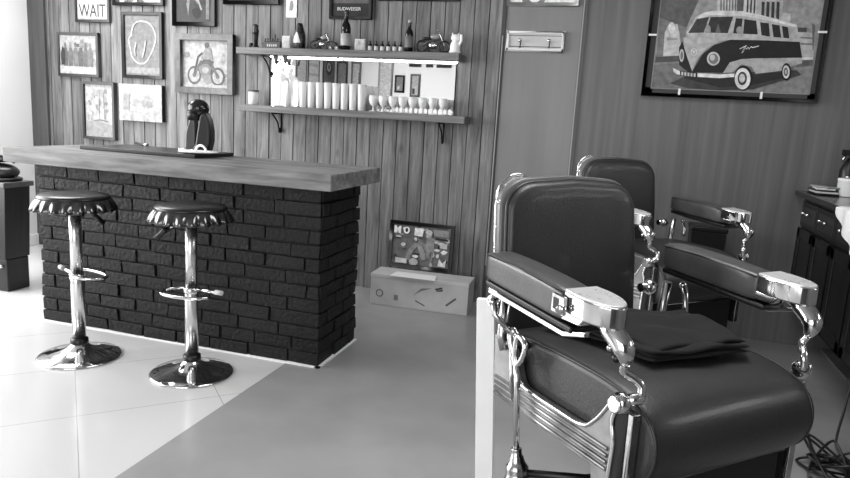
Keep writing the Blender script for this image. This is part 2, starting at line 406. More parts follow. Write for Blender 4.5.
# ------------------------------------------------------------------ crown cap bar stools
rim_m = mottled('crimped_dark_metal', 60, 100, (14, 14, 14), rough=0.16, metal=0.9)
pole_m = mat('brushed_pole', 215, 0.24, metal=1)
vinyl = mat('black_vinyl', 16, 0.3)
def stool(label, x, y, rz, lever_a):
    t = thing('bar_stool', label, 'bar stool', (x, y, 0), rz, 'bottle cap bar stools at the brick bar')
    b = MB(); b.lathe([(0.205, 0), (0.207, 0.006), (0.198, 0.012), (0.15, 0.022), (0.1, 0.036), (0.06, 0.054), (0.042, 0.07), (0.036, 0.085)], chrome, 64); b.build('base', t)
    b = MB(); b.lathe([(0.033, 0.078), (0.033, 0.4), (0.033, 0.45), (0.029, 0.452)], pole_m, 28); b.lathe([(0.029, 0.45), (0.029, 0.8)], pole_m, 28); b.build('column', t)
    b = MB(); b.lathe([(0.043, 0.073), (0.045, 0.08), (0.043, 0.1), (0.034, 0.106)], black, 28); b.build('rubber_collar', t)
    b = MB()
    b.lathe([(0.034, 0.425), (0.038, 0.427), (0.038, 0.452), (0.034, 0.455)], chrome, 24)
    pts = [(0, 0.03, 0.44), (-0.06, 0.02, 0.44), (-0.105, -0.015, 0.438), (-0.12, -0.065, 0.436), (-0.09, -0.11, 0.434), (0, -0.13, 0.434), (0.1, -0.12, 0.436), (0.15, -0.08, 0.438)]
    b.tube(smooth_pts(pts), 0.008, chrome, 10)
    b.tube([(0.02, 0.0, 0.445), (0.1, -0.01, 0.45), (0.165, -0.02, 0.452)], 0.0095, chrome, 10); b.build('footrest', t)
    b = MB(); b.tube([(0.15, -0.016, 0.4515), (0.19, -0.024, 0.453)], 0.0125, mat('pale_rubber', 190, 0.5), 10); b.build('footrest_tip', t)
    b = MB(); ca, sa = math.cos(lever_a), math.sin(lever_a)
    b.tube([(0, 0, 0.792), (0.07 * ca, 0.07 * sa, 0.775), (0.15 * ca, 0.15 * sa, 0.715)], 0.006, chrome, 8)
    b.tube([(0.1 * ca, 0.1 * sa, 0.755), (0.125 * ca, 0.125 * sa, 0.738), (0.165 * ca, 0.165 * sa, 0.70)], 0.013, black, 10); b.build('height_lever', t)
    # crown cap seat: round padded top with a crimped skirt
    N = 21
    def mod(a, r, z, j):
        k = max(0, min(1, (0.862 - z) / 0.06))
        wv = 0.5 + 0.5 * math.cos(a * N)
        return r + k * 0.015 * (wv ** 0.8) - 0.004 * k, z
    b = MB(); b.lathe([(r * .81, z - .008) for r, z in [(0.2, 0.80), (0.238, 0.798), (0.24, 0.80), (0.235, 0.815), (0.226, 0.835), (0.214, 0.852), (0.2, 0.864), (0.19, 0.868)]], rim_m, 21 * 8, mod=mod); b.build('crimped_rim', t)
    b = MB(); b.lathe([(r * .83, 0.86 + (z - .872) * .7 - .004) for r, z in [(0.196, 0.85), (0.205, 0.864), (0.206, 0.876), (0.196, 0.888), (0.16, 0.896), (0.1, 0.9), (0.02, 0.901)]], vinyl, 64); b.build('seat', t)
    b = MB(); b.lathe([(0.05, 0.785), (0.1, 0.79), (0.1, 0.802), (0.05, 0.802)], black, 24); b.build('seat_plate', t)
    return t
stool('bottle cap bar stool on the left, before the outer end of the bar', -2.687, 2.725, 2.9, math.radians(-86))
stool('bottle cap bar stool on the right, before the middle of the brick base', -2.024, 2.772, 0, math.radians(215))

# ------------------------------------------------------------------ on the bar
t = thing('serving_tray', 'low black slab tray lying along the back of the bar top', 'tray', (-2.72, 3.46, 1.05))
b = MB(); b.box((-0.45, -0.19, 0), (0.36, 0.2, 0.022), black); b.build('tray_body', t, bevel=0.003)
t = thing('coffee_machine', 'small black rounded capsule coffee machine standing on the black tray', 'coffee machine', (-2.555, 3.57, 1.0725), math.radians(12)); t.scale = (0.95, 0.95, 1.08)
b = MB()
# curved body in profile (xz), leaning column with round head
prof = [(-0.03, 0.0), (0.085, 0.0), (0.1, 0.06), (0.1, 0.12), (0.088, 0.18), (0.06, 0.225), (0.03, 0.2), (0.02, 0.15), (0.01, 0.1), (0.0, 0.04)]
b.prism(prof, -0.045, 0.045, black, 'xz'); b.build('body', t, bevel=0.014, seg=4)
b = MB(); b.ball((0.005, 0, 0.24), (0.07, 0.058, 0.052), mottled('glossy_black', 20, 30, rough=0.12)); b.build('head', t)
b = MB(); b.lathe([(0.03, 0.17), (0.046, 0.175), (0.05, 0.2), (0.05, 0.222)], black, 28, M=Matrix.Translation((-0.02, 0, 0))); b.build('capsule_holder', t)
b = MB(); b.prism([(-0.075, 0.0), (-0.005, 0.0), (-0.005, 0.19), (-0.04, 0.19), (-0.07, 0.1)], -0.03, 0.03, mat('smoke_tank', 70, 0.08), 'xz'); o = b.build('front_panel', t, bevel=0.01)
b = MB(); b.lathe([(0.04, 0.0), (0.07, 0.002), (0.07, 0.012), (0.05, 0.014)], chrome, 32, M=Matrix.Translation((-0.05, -0.02, 0))); b.build('drip_tray', t)
t = thing('saucer', 'flat white plate lying before the coffee machine', 'plate', (-2.42, 3.39, 1.0725))
b = MB(); b.lathe([(0.05, 0), (0.09, 0.004), (0.115, 0.01), (0.116, 0.013), (0.09, 0.008), (0.01, 0.005)], white, 40); b.build('plate', t)
t = thing('cup_ring', 'white upright ring shaped napkin holder on the plate', 'ring', (-2.42, 3.41, 1.0825))
b = MB(); b.tube([(0.035 * math.cos(a), 0, 0.036 * math.sin(a)) for a in [PI * k / 14 for k in range(15)]], 0.007, white, 10); b.build('ring', t)
t = thing('pen', 'slim dark pen lying tilted at the left of the tray', 'pen', (-3.03, 3.64, 1.082), math.radians(-28))
b = MB(); b.tube([(-0.09, 0, 0.0), (0.08, 0, 0.0)], 0.008, black, 10); b.tube([(0.02, 0, 0), (0.095, 0, 0.0)], 0.0092, chrome, 10); b.build('pen_body', t)

# ------------------------------------------------------------------ framed pictures
def picture_mesh(name, w_, h_, base, layers, parent, M, y0=0.0, paper_m=None):
    """flat picture: sheet plus printed shapes; layer = (grey, [(u,v)...])"""
    b = MB(); b.box((-w_ / 2, y0, -h_ / 2), (w_ / 2, y0 + 0.004, h_ / 2), paper_m or pgrey(base), M)
    k = 0
    for g, poly in layers:
        k += 1; d = y0 - 0.00012 * k - 0.0002
        pts = [((u - 0.5) * w_, d, (v - 0.5) * h_) for u, v in poly]
        b.add(pts, [tuple(range(len(pts)))], pgrey(g), False, M)
    return b.build(name, parent, fix=False)
def clip01(poly): return [(min(1, max(0, u)), min(1, max(0, v))) for u, v in poly]
def ell(cu, cv, ru, rv, n=20, a0=0, a1=2 * PI):
    return [(cu + ru * math.cos(a0 + (a1 - a0) * i / n), cv + rv * math.sin(a0 + (a1 - a0) * i / n)) for i in range(n if abs(a1 - a0 - 2 * PI) < 1e-6 else n + 1)]
def stroke(pts, wd, asp=1.0):
    """polyline as a band (closed polygon); asp = w/h"""
    L = []; R = []
    for i, (x, y) in enumerate(pts):
        a = pts[max(i - 1, 0)]; c_ = pts[min(i + 1, len(pts) - 1)]
        dx, dy = (c_[0] - a[0]) * asp, c_[1] - a[1]; q = math.hypot(dx, dy) or 1
        nx, ny = -dy / q, dx / q
        L.append((x + nx * wd / asp, y + ny * wd)); R.append((x - nx * wd / asp, y - ny * wd))
    return L + R[::-1]
def blobs(seed, n, g0, g1, smin, smax, box=(0, 0, 1, 1)):
    rs = random.Random(seed); out = []
    for _ in range(n):
        cu = rs.uniform(box[0], box[2]); cv = rs.uniform(box[1], box[3]); s = rs.uniform(smin, smax); t_ = rs.uniform(smin, smax)
        k = rs.randint(5, 8); a0 = rs.uniform(0, 6)
        out.append((rs.randint(g0 // 6, g1 // 6) * 6, clip01([(cu + s * rs.uniform(.6, 1) * math.cos(a0 + 2 * PI * i / k), cv + t_ * rs.uniform(.6, 1) * math.sin(a0 + 2 * PI * i / k)) for i in range(k)])))
    return out
def frame_mesh(w_, h_, fwid, dep, m_, parent, M, name='frame', M2=None):
    b = MB(); x, z = w_ / 2, h_ / 2
    b.prism([(-x, -z), (x, -z), (x - fwid, -z + fwid), (-x + fwid, -z + fwid)], 0, dep, m_, 'xz', M)
    b.prism([(-x, z), (x, z), (x - fwid, z - fwid), (-x + fwid, z - fwid)], 0, dep, m_, 'xz', M)
    b.prism([(-x, -z), (-x, z), (-x + fwid, z - fwid), (-x + fwid, -z + fwid)], 0, dep, m_, 'xz', M)
    b.prism([(x, -z), (x, z), (x - fwid, z - fwid), (x - fwid, -z + fwid)], 0, dep, m_, 'xz', M)
    b.box((-x + fwid * 0.5, dep - 0.006, -z + fwid * 0.5), (x - fwid * 0.5, dep, z - fwid * 0.5), blackmatt, M)
    return b.build(name, parent, bevel=0.002, seg=2)
def framed(name, label, cat, x0, x1, z0, z1, fwid, fm, base, layers, dep=0.03, y=WY - 0.006, tilt=0, matw=0, matg=200, back=0.4, group=None):
    w_, h_ = x1 - x0, z1 - z0
    t = thing(name, label, cat, ((x0 + x1) / 2, y - dep, (z0 + z1) / 2), group=group); t.rotation_euler = (0, tilt, 0)
    I = Matrix.Identity(4)
    if fwid: frame_mesh(w_, h_, fwid, dep, fm, t, I)
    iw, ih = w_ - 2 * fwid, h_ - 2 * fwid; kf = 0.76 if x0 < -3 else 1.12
    if matw:
        b = MB(); b.box((-iw / 2, dep * back, -ih / 2), (iw / 2, dep * back + 0.003, ih / 2), grey(matg)); b.build('mount', t)
        iw -= 2 * matw; ih -= 2 * matw
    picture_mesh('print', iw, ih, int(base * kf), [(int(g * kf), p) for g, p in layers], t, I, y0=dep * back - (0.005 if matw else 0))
    return t
frame_grey = mottled('grey_wood_frame', 88, 112, (20, 20, 20), rough=0.5)
frame_dark = mat('dark_frame', 34, 0.4)
frame_mid = mat('mid_frame', 70, 0.4)

# sign top left: "WAIT"
lay = [(190, [(0.0, 0.0), (1, 0.0), (1, 0.03), (0, 0.03)])]
t = framed('framed_sign', 'white framed sign with thin hand drawn capitals, upper left by the corner', 'sign', -4.64, -4.285, 1.99, 2.42, 0.022, frame_mid, 238, lay, back=0.3)
for body, z, s_ in (('WAIT', -0.125, 0.15), ('DON\'T', 0.02, 0.12)):
    text_mesh(body, s_, grey(60), 'lettering', t, Matrix.Translation((0, 0.0075, z)) @ WALLROT, sx=0.72)
# group portrait
lay = blobs(3, 16, 120, 215, .05, .16, (0.05, .3, .95, .9))
for i, u in enumerate((0.16, 0.3, 0.44, 0.58, 0.72, 0.84)):
    lay += [(120 + 12 * (i % 3), [(u - .06, .2), (u + .06, .2), (u + .075, .55), (u + .03, .68), (u - .03, .68), (u - .075, .55)]), (168 if i % 2 else 132, ell(u, .75, .034, .07))]
lay += [(228, [(0, 0), (1, 0), (1, .16), (0, .2)]), (70, [(0.04, .22), (.14, .24), (.16, .6), (.08, .72), (.03, .5)])]
framed('framed_picture', 'pale framed group photograph hanging left of the loop line drawing', 'picture', -4.845, -4.41, 1.535, 1.905, 0.024, frame_mid, 205, lay, back=0.3)
# frame cut by the top edge
lay = [(60, [(0, 0), (0.1, 0), (0.1, 1), (0, 1)]), (60, [(.48, 0), (.53, 0), (.53, 1), (.48, 1)]), (90, [(.2, 0), (.3, 0), (.25, .3)])] + blobs(9, 6, 60, 230, .05, .1)
framed('framed_picture', 'dark framed print directly above the loop line drawing', 'picture', -4.25, -3.75, 2.13, 2.5, 0.024, frame_dark, 225, lay, back=0.3)
# line drawing stand-in : light outlined loop on grey sheet
lay = [(150, [(0, 0), (1, 0), (1, 1), (0, 1)]), (178, [(0.03, .03), (.97, .03), (.97, .13), (.03, .13)])]
loop = [(.2, .68), (.1, .6), (.14, .45), (.2, .3), (.38, .2), (.58, .22), (.75, .38), (.86, .55), (.88, .66), (.82, .78), (.7, .87), (.52, .9), (.34, .88), (.24, .8), (.2, .68)]
lp = [(p.x, p.y) for p in smooth_pts([(a, c_, 0) for a, c_ in loop], 4)]
for i in range(0, len(lp) - 1): lay.append((228, stroke(lp[i:i + 2], .012, .72)))
for seg_ in ([(.33, .55), (.28, .42), (.3, .32)], [(.6, .58), (.56, .42), (.5, .3)]):
    lay.append((215, stroke(seg_, .014, .72)))
framed('framed_picture', 'tall framed grey sheet with a light outlined rounded loop drawing', 'picture', -4.165, -3.765, 1.545, 2.08, 0.026, frame_dark, 150, lay, back=0.5)
# dark picture top
lay = blobs(21, 14, 24, 90, .08, .22) + [(150, [(.35, .1), (.42, .5), (.38, .55), (.3, .3)]), (190, stroke([(.4, .75), (.55, .5), (.72, .2)], .02)), (170, [(.5, .4), (.62, .3), (.6, .62)]), (140, [(.84, .05), (.93, .05), (.93, .8), (.84, .8)])]
framed('framed_picture', 'dark framed print cut by the top edge above the motorcycle picture', 'picture', -3.665, -3.265, 1.975, 2.5, 0.032, frame_dark, 66, lay, back=0.4)
# motorcycle picture
lay = blobs(5, 20, 150, 228, .05, .16)
for cu, cv in ((.26, .26), (.76, .24)): lay += [(110, ell(cu, cv, .15, .2)), (205, ell(cu, cv, .11, .15)), (130, ell(cu, cv, .04, .05))]
lay += [(120, stroke([(.26, .26), (.4, .55), (.62, .5), (.76, .26)], .035, 1.3)), (105, [(.36, .5), (.5, .64), (.68, .56), (.6, .42), (.42, .4)]), (90, stroke([(.26, .3), (.34, .66), (.44, .74)], .02, 1.3)),
        (150, ell(.5, .38, .13, .13)), (195, ell(.5, .38, .07, .07)), (170, [(.4, .6), (.5, .86), (.62, .84), (.66, .6)]), (110, ell(.53, .9, .05, .06)), (215, [(0, 0), (1, 0), (1, .07), (0, .05)])]
framed('framed_picture', 'wide grey framed drawing of a rider on a motorcycle, left of the shelves', 'picture', -3.63, -3.09, 1.445, 1.915, 0.05, frame_grey, 212, lay, dep=0.045, back=0.75)
lay = blobs(31, 34, 150, 240, .03, .1, (.1, .3, .9, .95)) + [(190, [(.02, 0), (.98, 0), (.98, .25), (.02, .3)]), (150, stroke([(.3, .3), (.5, .33), (.8, .3)], .012)), (175, stroke([(.5, .3), (.52, .9)], .01)), (165, stroke([(.7, .35), (.66, .85)], .012))]
framed('framed_picture', 'tall narrow framed pale print above the left part of the bar top', 'picture', -4.59, -4.25, 1.01, 1.5, 0.022, frame_mid, 222, lay, dep=0.04, back=0.5)
lay = blobs(41, 22, 196, 226, .06, .2) + [(178, [(.55, .4), (.78, .38), (.78, .55), (.55, .58)]), (186, [(.1, .3), (.25, .28), (.27, .75), (.12, .7)])]
framed('canvas_picture', 'frameless pale canvas block beneath the rounded loop drawing', 'picture', -4.195, -3.765, 1.19, 1.495, 0.0, frame_mid, 218, lay, dep=0.04, back=0.0)
b = MB(); b.box((-0.215, 0.0055, -0.15), (0.215, 0.04, 0.15), grey(40)); b.build('canvas_body', [x for x in bpy.data.objects if x.name.startswith('canvas_picture')][0])
framed('framed_picture', 'dark framed print at the top edge over the left end of the shelves', 'picture', -3.19, -2.70, 2.145, 2.6, 0.03, frame_dark, 60, blobs(51, 8, 30, 120, .1, .2))
lay = [(150, stroke([(.3, .2), (.5, .5), (.7, .9)], .08)), (120, ell(.5, .35, .2, .15)), (240, ell(.5, .6, .12, .1))]
framed('pinned_card', 'small white card pinned high on the boards above the dark labelled bottle', 'card', -2.645, -2.555, 2.055, 2.3, 0, frame_dark, 222, lay, dep=0.006)
lay = blobs(61, 10, 60, 130, .08, .2, (0, .3, 1, 1)) + [(175, stroke([(.4, .45), (.6, .6), (.75, .7)], .05)), (200, [(.7, .3), (.8, .3), (.74, .8), (.66, .8)]), (30, [(0, 0), (1, 0), (1, .2), (0, .2)])]
t = framed('framed_poster', 'black framed poster with small white capitals above the tall bottle', 'poster', -2.27, -1.93, 2.045, 2.55, 0.022, frame_dark, 76, lay, dep=0.035, back=0.4)
text_mesh('BUDWEISER', 0.034, grey(215), 'lettering', t, Matrix.Translation((-0.01, 0.008, -0.18)) @ WALLROT, sx=1.05)
framed('framed_picture', 'dark frame edge at the top over the right half of the shelves', 'picture', -1.88, -1.27, 2.18, 2.6, 0.03, frame_dark, 80, blobs(71, 8, 30, 150, .1, .2))
# picture above the hook rack
silver = mottled('silver_frame', 150, 185, rough=0.3, metal=0.6)
lay = [(110, ell(.36, 0.12, .2, .2)), (215, ell(.38, .1, .1, .1)), (120, ell(.38, .13, .055, .07)), (150, stroke([(.1, .2), (.5, .16), (.9, .2)], .03))] + blobs(81, 8, 120, 230, .05, .15, (0, .25, 1, 1))
framed('framed_picture', 'silver framed bright print at the top of the door above the hooks', 'picture', -0.925, -0.435, 2.15, 2.6, 0.022, silver, 215, [(g, clip01(p)) for g, p in lay], y=WY - 0.013)
# hook rack
t = thing('hook_rack', 'pale framed rack with two knobs on the plain door', 'hook rack', (-0.708, WY - 0.04, 1.915))
b = MB(); pale = mottled('pale_painted_wood', 182, 198, (10, 10, 10), rough=0.4)
b.box((-0.185, 0.012, -0.06), (0.185, 0.026, 0.06), pale); b.build('back_board', t)
b = MB()
for a, c_ in (((-0.2, 0, 0.05), (0.2, 0.028, 0.068)), ((-0.2, 0, -0.068), (0.2, 0.028, -0.046)), ((-0.2, 0, -0.068), (-0.182, 0.028, 0.068)), ((0.182, 0, -0.068), (0.2, 0.028, 0.068))): b.box(a, c_, mat('pale_rim', 222, 0.35))
b.build('rim', t, bevel=0.003)
b = MB(); b.box((-0.18, 0.008, -0.038), (0.18, 0.014, -0.034), grey(60)); b.box((-0.18, 0.008, 0.036), (0.18, 0.014, 0.04), grey(90)); b.build('groove', t)
for x in (-0.1, 0.1):
    b = MB(); b.tube([(x, 0.012, -0.005), (x, -0.02, 0.0)], 0.005, chrome, 8); b.ball((x, -0.024, 0.002), 0.013, chrome); b.tube([(x, 0.004, -0.012), (x, -0.006, -0.045), (x, -0.014, -0.04)], 0.004, ironm, 8); b.build('hook', t)

# van poster
def V(pts):
    out = []
    for x, y in pts:
        L = 78 - 36 * y / 352; R = 745 - 55 * y / 378; u = (x - L) / (R - L); yb = 352 + 26 * u
        out.append((min(1, max(0, u)), min(1, max(0, (yb - y) / yb * 0.86))))
    return out
def VE(cx, cy, rx, ry, n=22): return V([(cx + rx * math.cos(2 * PI * i / n), cy + ry * math.sin(2 * PI * i / n)) for i in range(n)])
lay = [(128, [(0, 0), (1, 0), (1, .32), (0, .32)]), (112, V([(45, 260), (200, 250), (220, 360), (42, 352)])), (92, V([(60, 0), (240, 0), (205, 70), (190, 110), (60, 70)])), (118, V([(60, 70), (190, 110), (180, 170), (60, 240)])),
       (190, V([(95, 130), (110, 100), (150, 95), (160, 140), (172, 220), (90, 225)])), (150, V([(105, 150), (150, 150), (150, 160), (105, 160)])), (220, VE(125, 110, 14, 22)), (78, V([(60, 228), (165, 222), (170, 245), (55, 250)])),
       (196, V([(318, 0), (400, 0), (400, 45), (318, 45)])), (206, V([(425, 0), (480, 0), (478, 55), (425, 45)])), (90, V([(400, 0), (428, 0), (425, 45), (398, 45)])), (176, V([(480, 0), (585, 0), (582, 85), (478, 60)]))]
for i in range(6): lay.append((110, V([(330 + i * 12, 0), (336 + i * 12, 0), (336 + i * 12, 42), (330 + i * 12, 42)])))
for i in range(3): lay.append((70, V([(440 + i * 14, 0), (447 + i * 14, 0), (445 + i * 14, 55), (438 + i * 14, 50)])))
for i in range(4): lay.append((60, V([(500 + i * 20, 5), (512 + i * 20, 8), (510 + i * 20, 80), (498 + i * 20, 70)])))
lay += [(185, V([(580, 48), (617, 52), (615, 95), (580, 84)])), (178, V([(645, 125), (712, 130), (706, 225), (660, 225)])), (120, V([(655, 145), (705, 148), (705, 155), (655, 152)])), (120, V([(655, 170), (705, 172), (705, 179), (655, 177)])), (70, V([(645, 108), (680, 110), (678, 128), (645, 126)])),
        (200, V([(640, 228), (704, 226), (704, 238), (640, 242)])), (90, V([(640, 240), (704, 238), (702, 262), (640, 270)])), (100, V([(700, 90), (712, 100), (706, 200), (702, 200)])),
        (62, V([(120, 335), (200, 300), (640, 280), (660, 300), (470, 360), (330, 368), (200, 355)])), (40, V([(170, 310), (390, 300), (620, 285), (600, 310), (450, 345), (330, 352)])),
        (182, V([(188, 130), (228, 66), (262, 50), (310, 42), (420, 44), (500, 60), (560, 74), (640, 98), (652, 166), (520, 160), (380, 160), (200, 152)])),
        (216, V([(222, 72), (262, 50), (310, 42), (420, 44), (500, 60), (640, 98), (640, 108), (560, 88), (430, 64), (300, 60), (240, 74)])),
        (30, V([(172, 165), (215, 288), (260, 215), (305, 180), (372, 158), (500, 160), (652, 166), (662, 232), (480, 238), (400, 245), (350, 292), (200, 290), (160, 260), (158, 190)])),
        (176, V([(176, 150), (300, 138), (420, 140), (400, 150), (330, 165), (275, 195), (240, 232), (216, 286), (196, 235), (180, 190)])),
        (60, V([(196, 132), (232, 76), (284, 68), (262, 130)])), (52, V([(270, 130), (290, 68), (384, 66), (362, 132)])), (150, V([(262, 128), (276, 92), (290, 108), (292, 130)])), (110, V([(310, 130), (322, 95), (334, 130)])),
        (46, V([(384, 132), (395, 72), (423, 74), (416, 134)])), (40, V([(426, 134), (430, 76), (478, 82), (485, 137)])), (40, V([(500, 140), (494, 88), (529, 92), (534, 146)])), (42, V([(548, 147), (541, 95), (572, 100), (579, 149)])), (44, V([(588, 150), (581, 102), (605, 107), (611, 152)])),
        (160, VE(410, 120, 13, 15)), (170, V([(345, 292), (372, 250), (420, 236), (480, 233), (660, 230), (662, 252), (612, 268), (590, 285), (480, 300), (462, 268), (420, 258), (385, 290)])), (60, V([(470, 297), (585, 283), (585, 287), (470, 301)])),
        (228, V([(133, 272), (160, 284), (240, 294), (330, 298), (402, 294), (402, 308), (330, 314), (230, 308), (150, 298), (136, 288)])), (46, V([(162, 284), (238, 292), (238, 312), (166, 304)])),
        (205, VE(304, 235, 27, 28)), (120, VE(304, 235, 20, 21)), (190, VE(300, 230, 11, 12)), (190, VE(170, 222, 10, 26)), (110, VE(170, 222, 6, 17)),
        (24, VE(428, 314, 38, 52)), (218, VE(425, 316, 32, 44)), (60, VE(424, 315, 19, 28)), (190, VE(423, 314, 12, 18)), (24, VE(600, 288, 19, 36)), (205, VE(599, 288, 14, 27)), (60, VE(598, 288, 8, 17)), (180, VE(598, 288, 5, 10)),
        (215, VE(222, 208, 13, 15)), (165, VE(222, 208, 10, 12))]
lay += [(225, V([(215, 200), (218, 200), (222, 210), (226, 200), (229, 200), (222, 215)]))]
for i in range(5): lay.append((200, V([(170 + i * 13, 288 + i * 1.5), (178 + i * 13, 289 + i * 1.5), (178 + i * 13, 303 + i * 1.5), (170 + i * 13, 302 + i * 1.5)])))
sc_ = [(412, 195), (440, 182), (432, 186), (420, 212), (428, 205), (434, 190), (440, 196), (446, 188), (450, 196), (458, 186), (464, 190), (490, 183)]
lay += [(215, V([(a[0], a[1] - 1.8), (c_[0], c_[1] - 1.8), (c_[0], c_[1] + 1.8), (a[0], a[1] + 1.8)])) for a, c_ in zip(sc_[:-1], sc_[1:])]
t = thing('framed_poster', 'large framed poster of a two tone split windscreen van on the right wall', 'poster', (0.555, WY - 0.06, 1.95)); t.rotation_euler = (0, 0, 0)
I = Matrix.Identity(4)
b = MB(); b.box((-0.47, 0.028, -0.32), (0.48, 0.03, 0.36), grey(150)); b.build('backing', t)
frame_mesh(1.055, 0.74, 0.022, 0.055, mat('poster_frame', 20, 0.25), t, I)
b = MB()
for a, c_ in (((-0.506, 0.03, -0.348), (-0.458, 0.04, 0.348)), ((0.468, 0.03, -0.348), (0.506, 0.04, 0.348)), ((-0.506, 0.03, -0.348), (0.506, 0.04, -0.312)), ((-0.506, 0.03, 0.33), (0.506, 0.04, 0.348))): b.box(a, c_, grey(66))
b.build('mount', t)
picture_mesh('print', 0.94, 0.65, 150, lay, t, Matrix.Translation((0.005, 0, 0.01)), y0=0.024)
for x, z, w_, h_ in ((-0.29, -0.335, 0.014, 0.04), (0.2, -0.337, 0.014, 0.044), (-0.495, 0.02, 0.05, 0.012), (0.49, 0.055, 0.05, 0.012), (-0.29, 0.335, 0.014, 0.04), (0.2, 0.335, 0.014, 0.04)):
    b = MB(); b.box((x - w_ / 2, -0.004, z - h_ / 2), (x + w_ / 2, 0.001, z + h_ / 2), white); b.build('clip', t)

# ------------------------------------------------------------------ shelves, mirror
def shelf(label, x0, x1, z0, z1, brackets, down):
    t = thing('wall_shelf', label, 'shelf', ((x0 + x1) / 2, WY, z0)); ox, oz = t.location.x, z0
    b = MB(); b.box((x0 - ox, -0.2, 0), (x1 - ox, -0.006, z1 - z0), shelf_wood); b.build('board', t, bevel=0.006)
    for bx in brackets:
        q = bx - ox; b = MB()
        b.tube([(q, -0.012, 0), (q, -0.012, -0.15)], 0.006, ironm, 8); b.tube([(q, -0.012, -0.004), (q, -0.17, -0.004)], 0.006, ironm, 8)
        b.tube(smooth_pts([(q, -0.16, -0.006), (q, -0.12, -0.03), (q, -0.07, -0.07), (q, -0.045, -0.12), (q, -0.014, -0.145)]), 0.006, ironm, 8)
        b.tube([(q, -0.03 + 0.016 * math.cos(a), -0.135 + 0.016 * math.sin(a)) for a in [k * PI / 6 for k in range(11)]], 0.005, ironm, 6); b.build('bracket', t)
    return t
up_s = shelf('upper rough wooden wall shelf lined with bottles and small toys', -2.965, -1.2, 1.757, 1.808, (-2.76,), True)
lo_s = shelf('lower rough wooden wall shelf holding the rows of glasses', -2.94, -1.13, 1.326, 1.378, (-2.67, -1.33), True)
b = MB(); b.box((-0.08, -0.07, -0.006), (0.84, -0.062, 0.0), mat('led_strip', 255, 0.5, emit=14)); b.box((-0.66, -0.07, -0.006), (-0.1, -0.055, 0.0), mat('led_strip', 255)); o = b.build('light_strip', up_s); o['label'] = 'glowing white strip light under the shelf'
b = MB()
t = thing('wall_mirror', 'wide frameless mirror on the boards between the two shelves', 'mirror', (-2.01, WY - 0.008, 1.378))
b.box((-0.745, -0.008, 0.0), (0.745, 0.0, 0.379), mirror_m); b.build('mirror_glass', t)
# clamp lamp shape hanging under the shelf on the left of the mirror
t = thing('hanging_clips', 'pair of small black clips hanging under the upper shelf at the left of the mirror', 'clip', (-2.63, WY - 0.12, 1.757))
for x in (-0.035, 0.045):
    b = MB(); b.prism([(x - 0.02, 0), (x + 0.02, 0), (x + 0.012, -0.05), (x - 0.004, -0.06)], -0.01, 0.01, black, 'xz'); b.build('clip', t, bevel=0.003)

# ------------------------------------------------------------------ things on the shelves
TZ = 1.8085; LZ = 1.3785
def bottle(name, label, x, y, z, h, r, m_, lab_m, cap_m, lab=(0.25, 0.55), group=None):
    t = thing(name, label, 'bottle', (x, y, z), group=group)
    b = MB(); b.lathe([(r * .85, 0), (r, 0.006), (r, h * .55), (r * .85, h * .64), (r * .42, h * .74), (r * .38, h * .93), (r * .42, h * .94)], m_, 24); b.build('glass_body', t)
    if lab_m:
        b = MB(); b.lathe([(r + .0008, h * lab[0]), (r + .0012, h * lab[0] + .001), (r + .0012, h * lab[1])], lab_m, 24); b.build('paper_label', t)
    b = MB(); b.lathe([(r * .45, h * .92), (r * .48, h * .93), (r * .48, h), (r * .3, h * 1.003)], cap_m, 20); b.build('cap', t)
    return t
SY = 4.71
t = thing('figurine', 'small dark figurine at the left end of the upper shelf', 'figurine', (-2.85, SY, TZ))
b = MB(); b.lathe([(0.03, 0), (0.032, 0.01), (0.02, 0.02), (0.022, 0.09), (0.026, 0.11)], black, 20); b.build('body', t)
b = MB(); b.lathe([(0.024, 0.1), (0.028, 0.13), (0.022, 0.15), (0.026, 0.165), (0.012, 0.178)], mat('worn_bronze', 70, 0.35, metal=0.6), 20); b.build('head', t)
b = MB(); b.ball((-0.03, -0.01, 0.02), 0.018, black); b.build('foot', t)
t = thing('toy_boat', 'small dark toy with spikes left of the white card on the upper shelf', 'toy', (-2.70, SY, TZ))
b = MB(); b.prism([(-0.07, 0), (0.08, 0), (0.088, 0.05), (0.03, 0.055), (-0.05, 0.05), (-0.085, 0.035)], -0.03, 0.03, mat('toy_dark', 26, 0.4), 'xz'); b.build('hull', t, bevel=0.006)
b = MB(); 
for k in range(6): b.tube([(-0.06 + k * 0.02, -0.01, 0.045), (-0.055 + k * 0.021, -0.01, 0.075 + 0.03 * (k == 4))], 0.006, mat('toy_grey', 60, 0.4), 6)
for k in range(5): b.box((-0.03 + k * 0.018, -0.033, 0.012), (-0.02 + k * 0.018, -0.029, 0.03), grey(190))
b.build('deck_fittings', t)
def card(label, x, w_, h_, g, seed):
    t = thing('small_card', label, 'card', (x, SY - 0.02, TZ)); 
    b = MB(); b.box((-w_ / 2, 0, 0), (w_ / 2, 0.02, h_), grey(g)); b.build('card_stock', t, bevel=0.002)
    picture_mesh('print', w_ * .8, h_ * .8, g - 20, blobs(seed, 5, g - 50, g, .1, .3), t, Matrix.Translation((0, -0.004, h_ / 2)))
card('small white box card left of the dark labelled bottle on the upper shelf', -2.575, 0.07, 0.095, 200, 4)
card('small white box card left of the row of miniature bottles', -1.972, 0.082, 0.085, 190, 6)
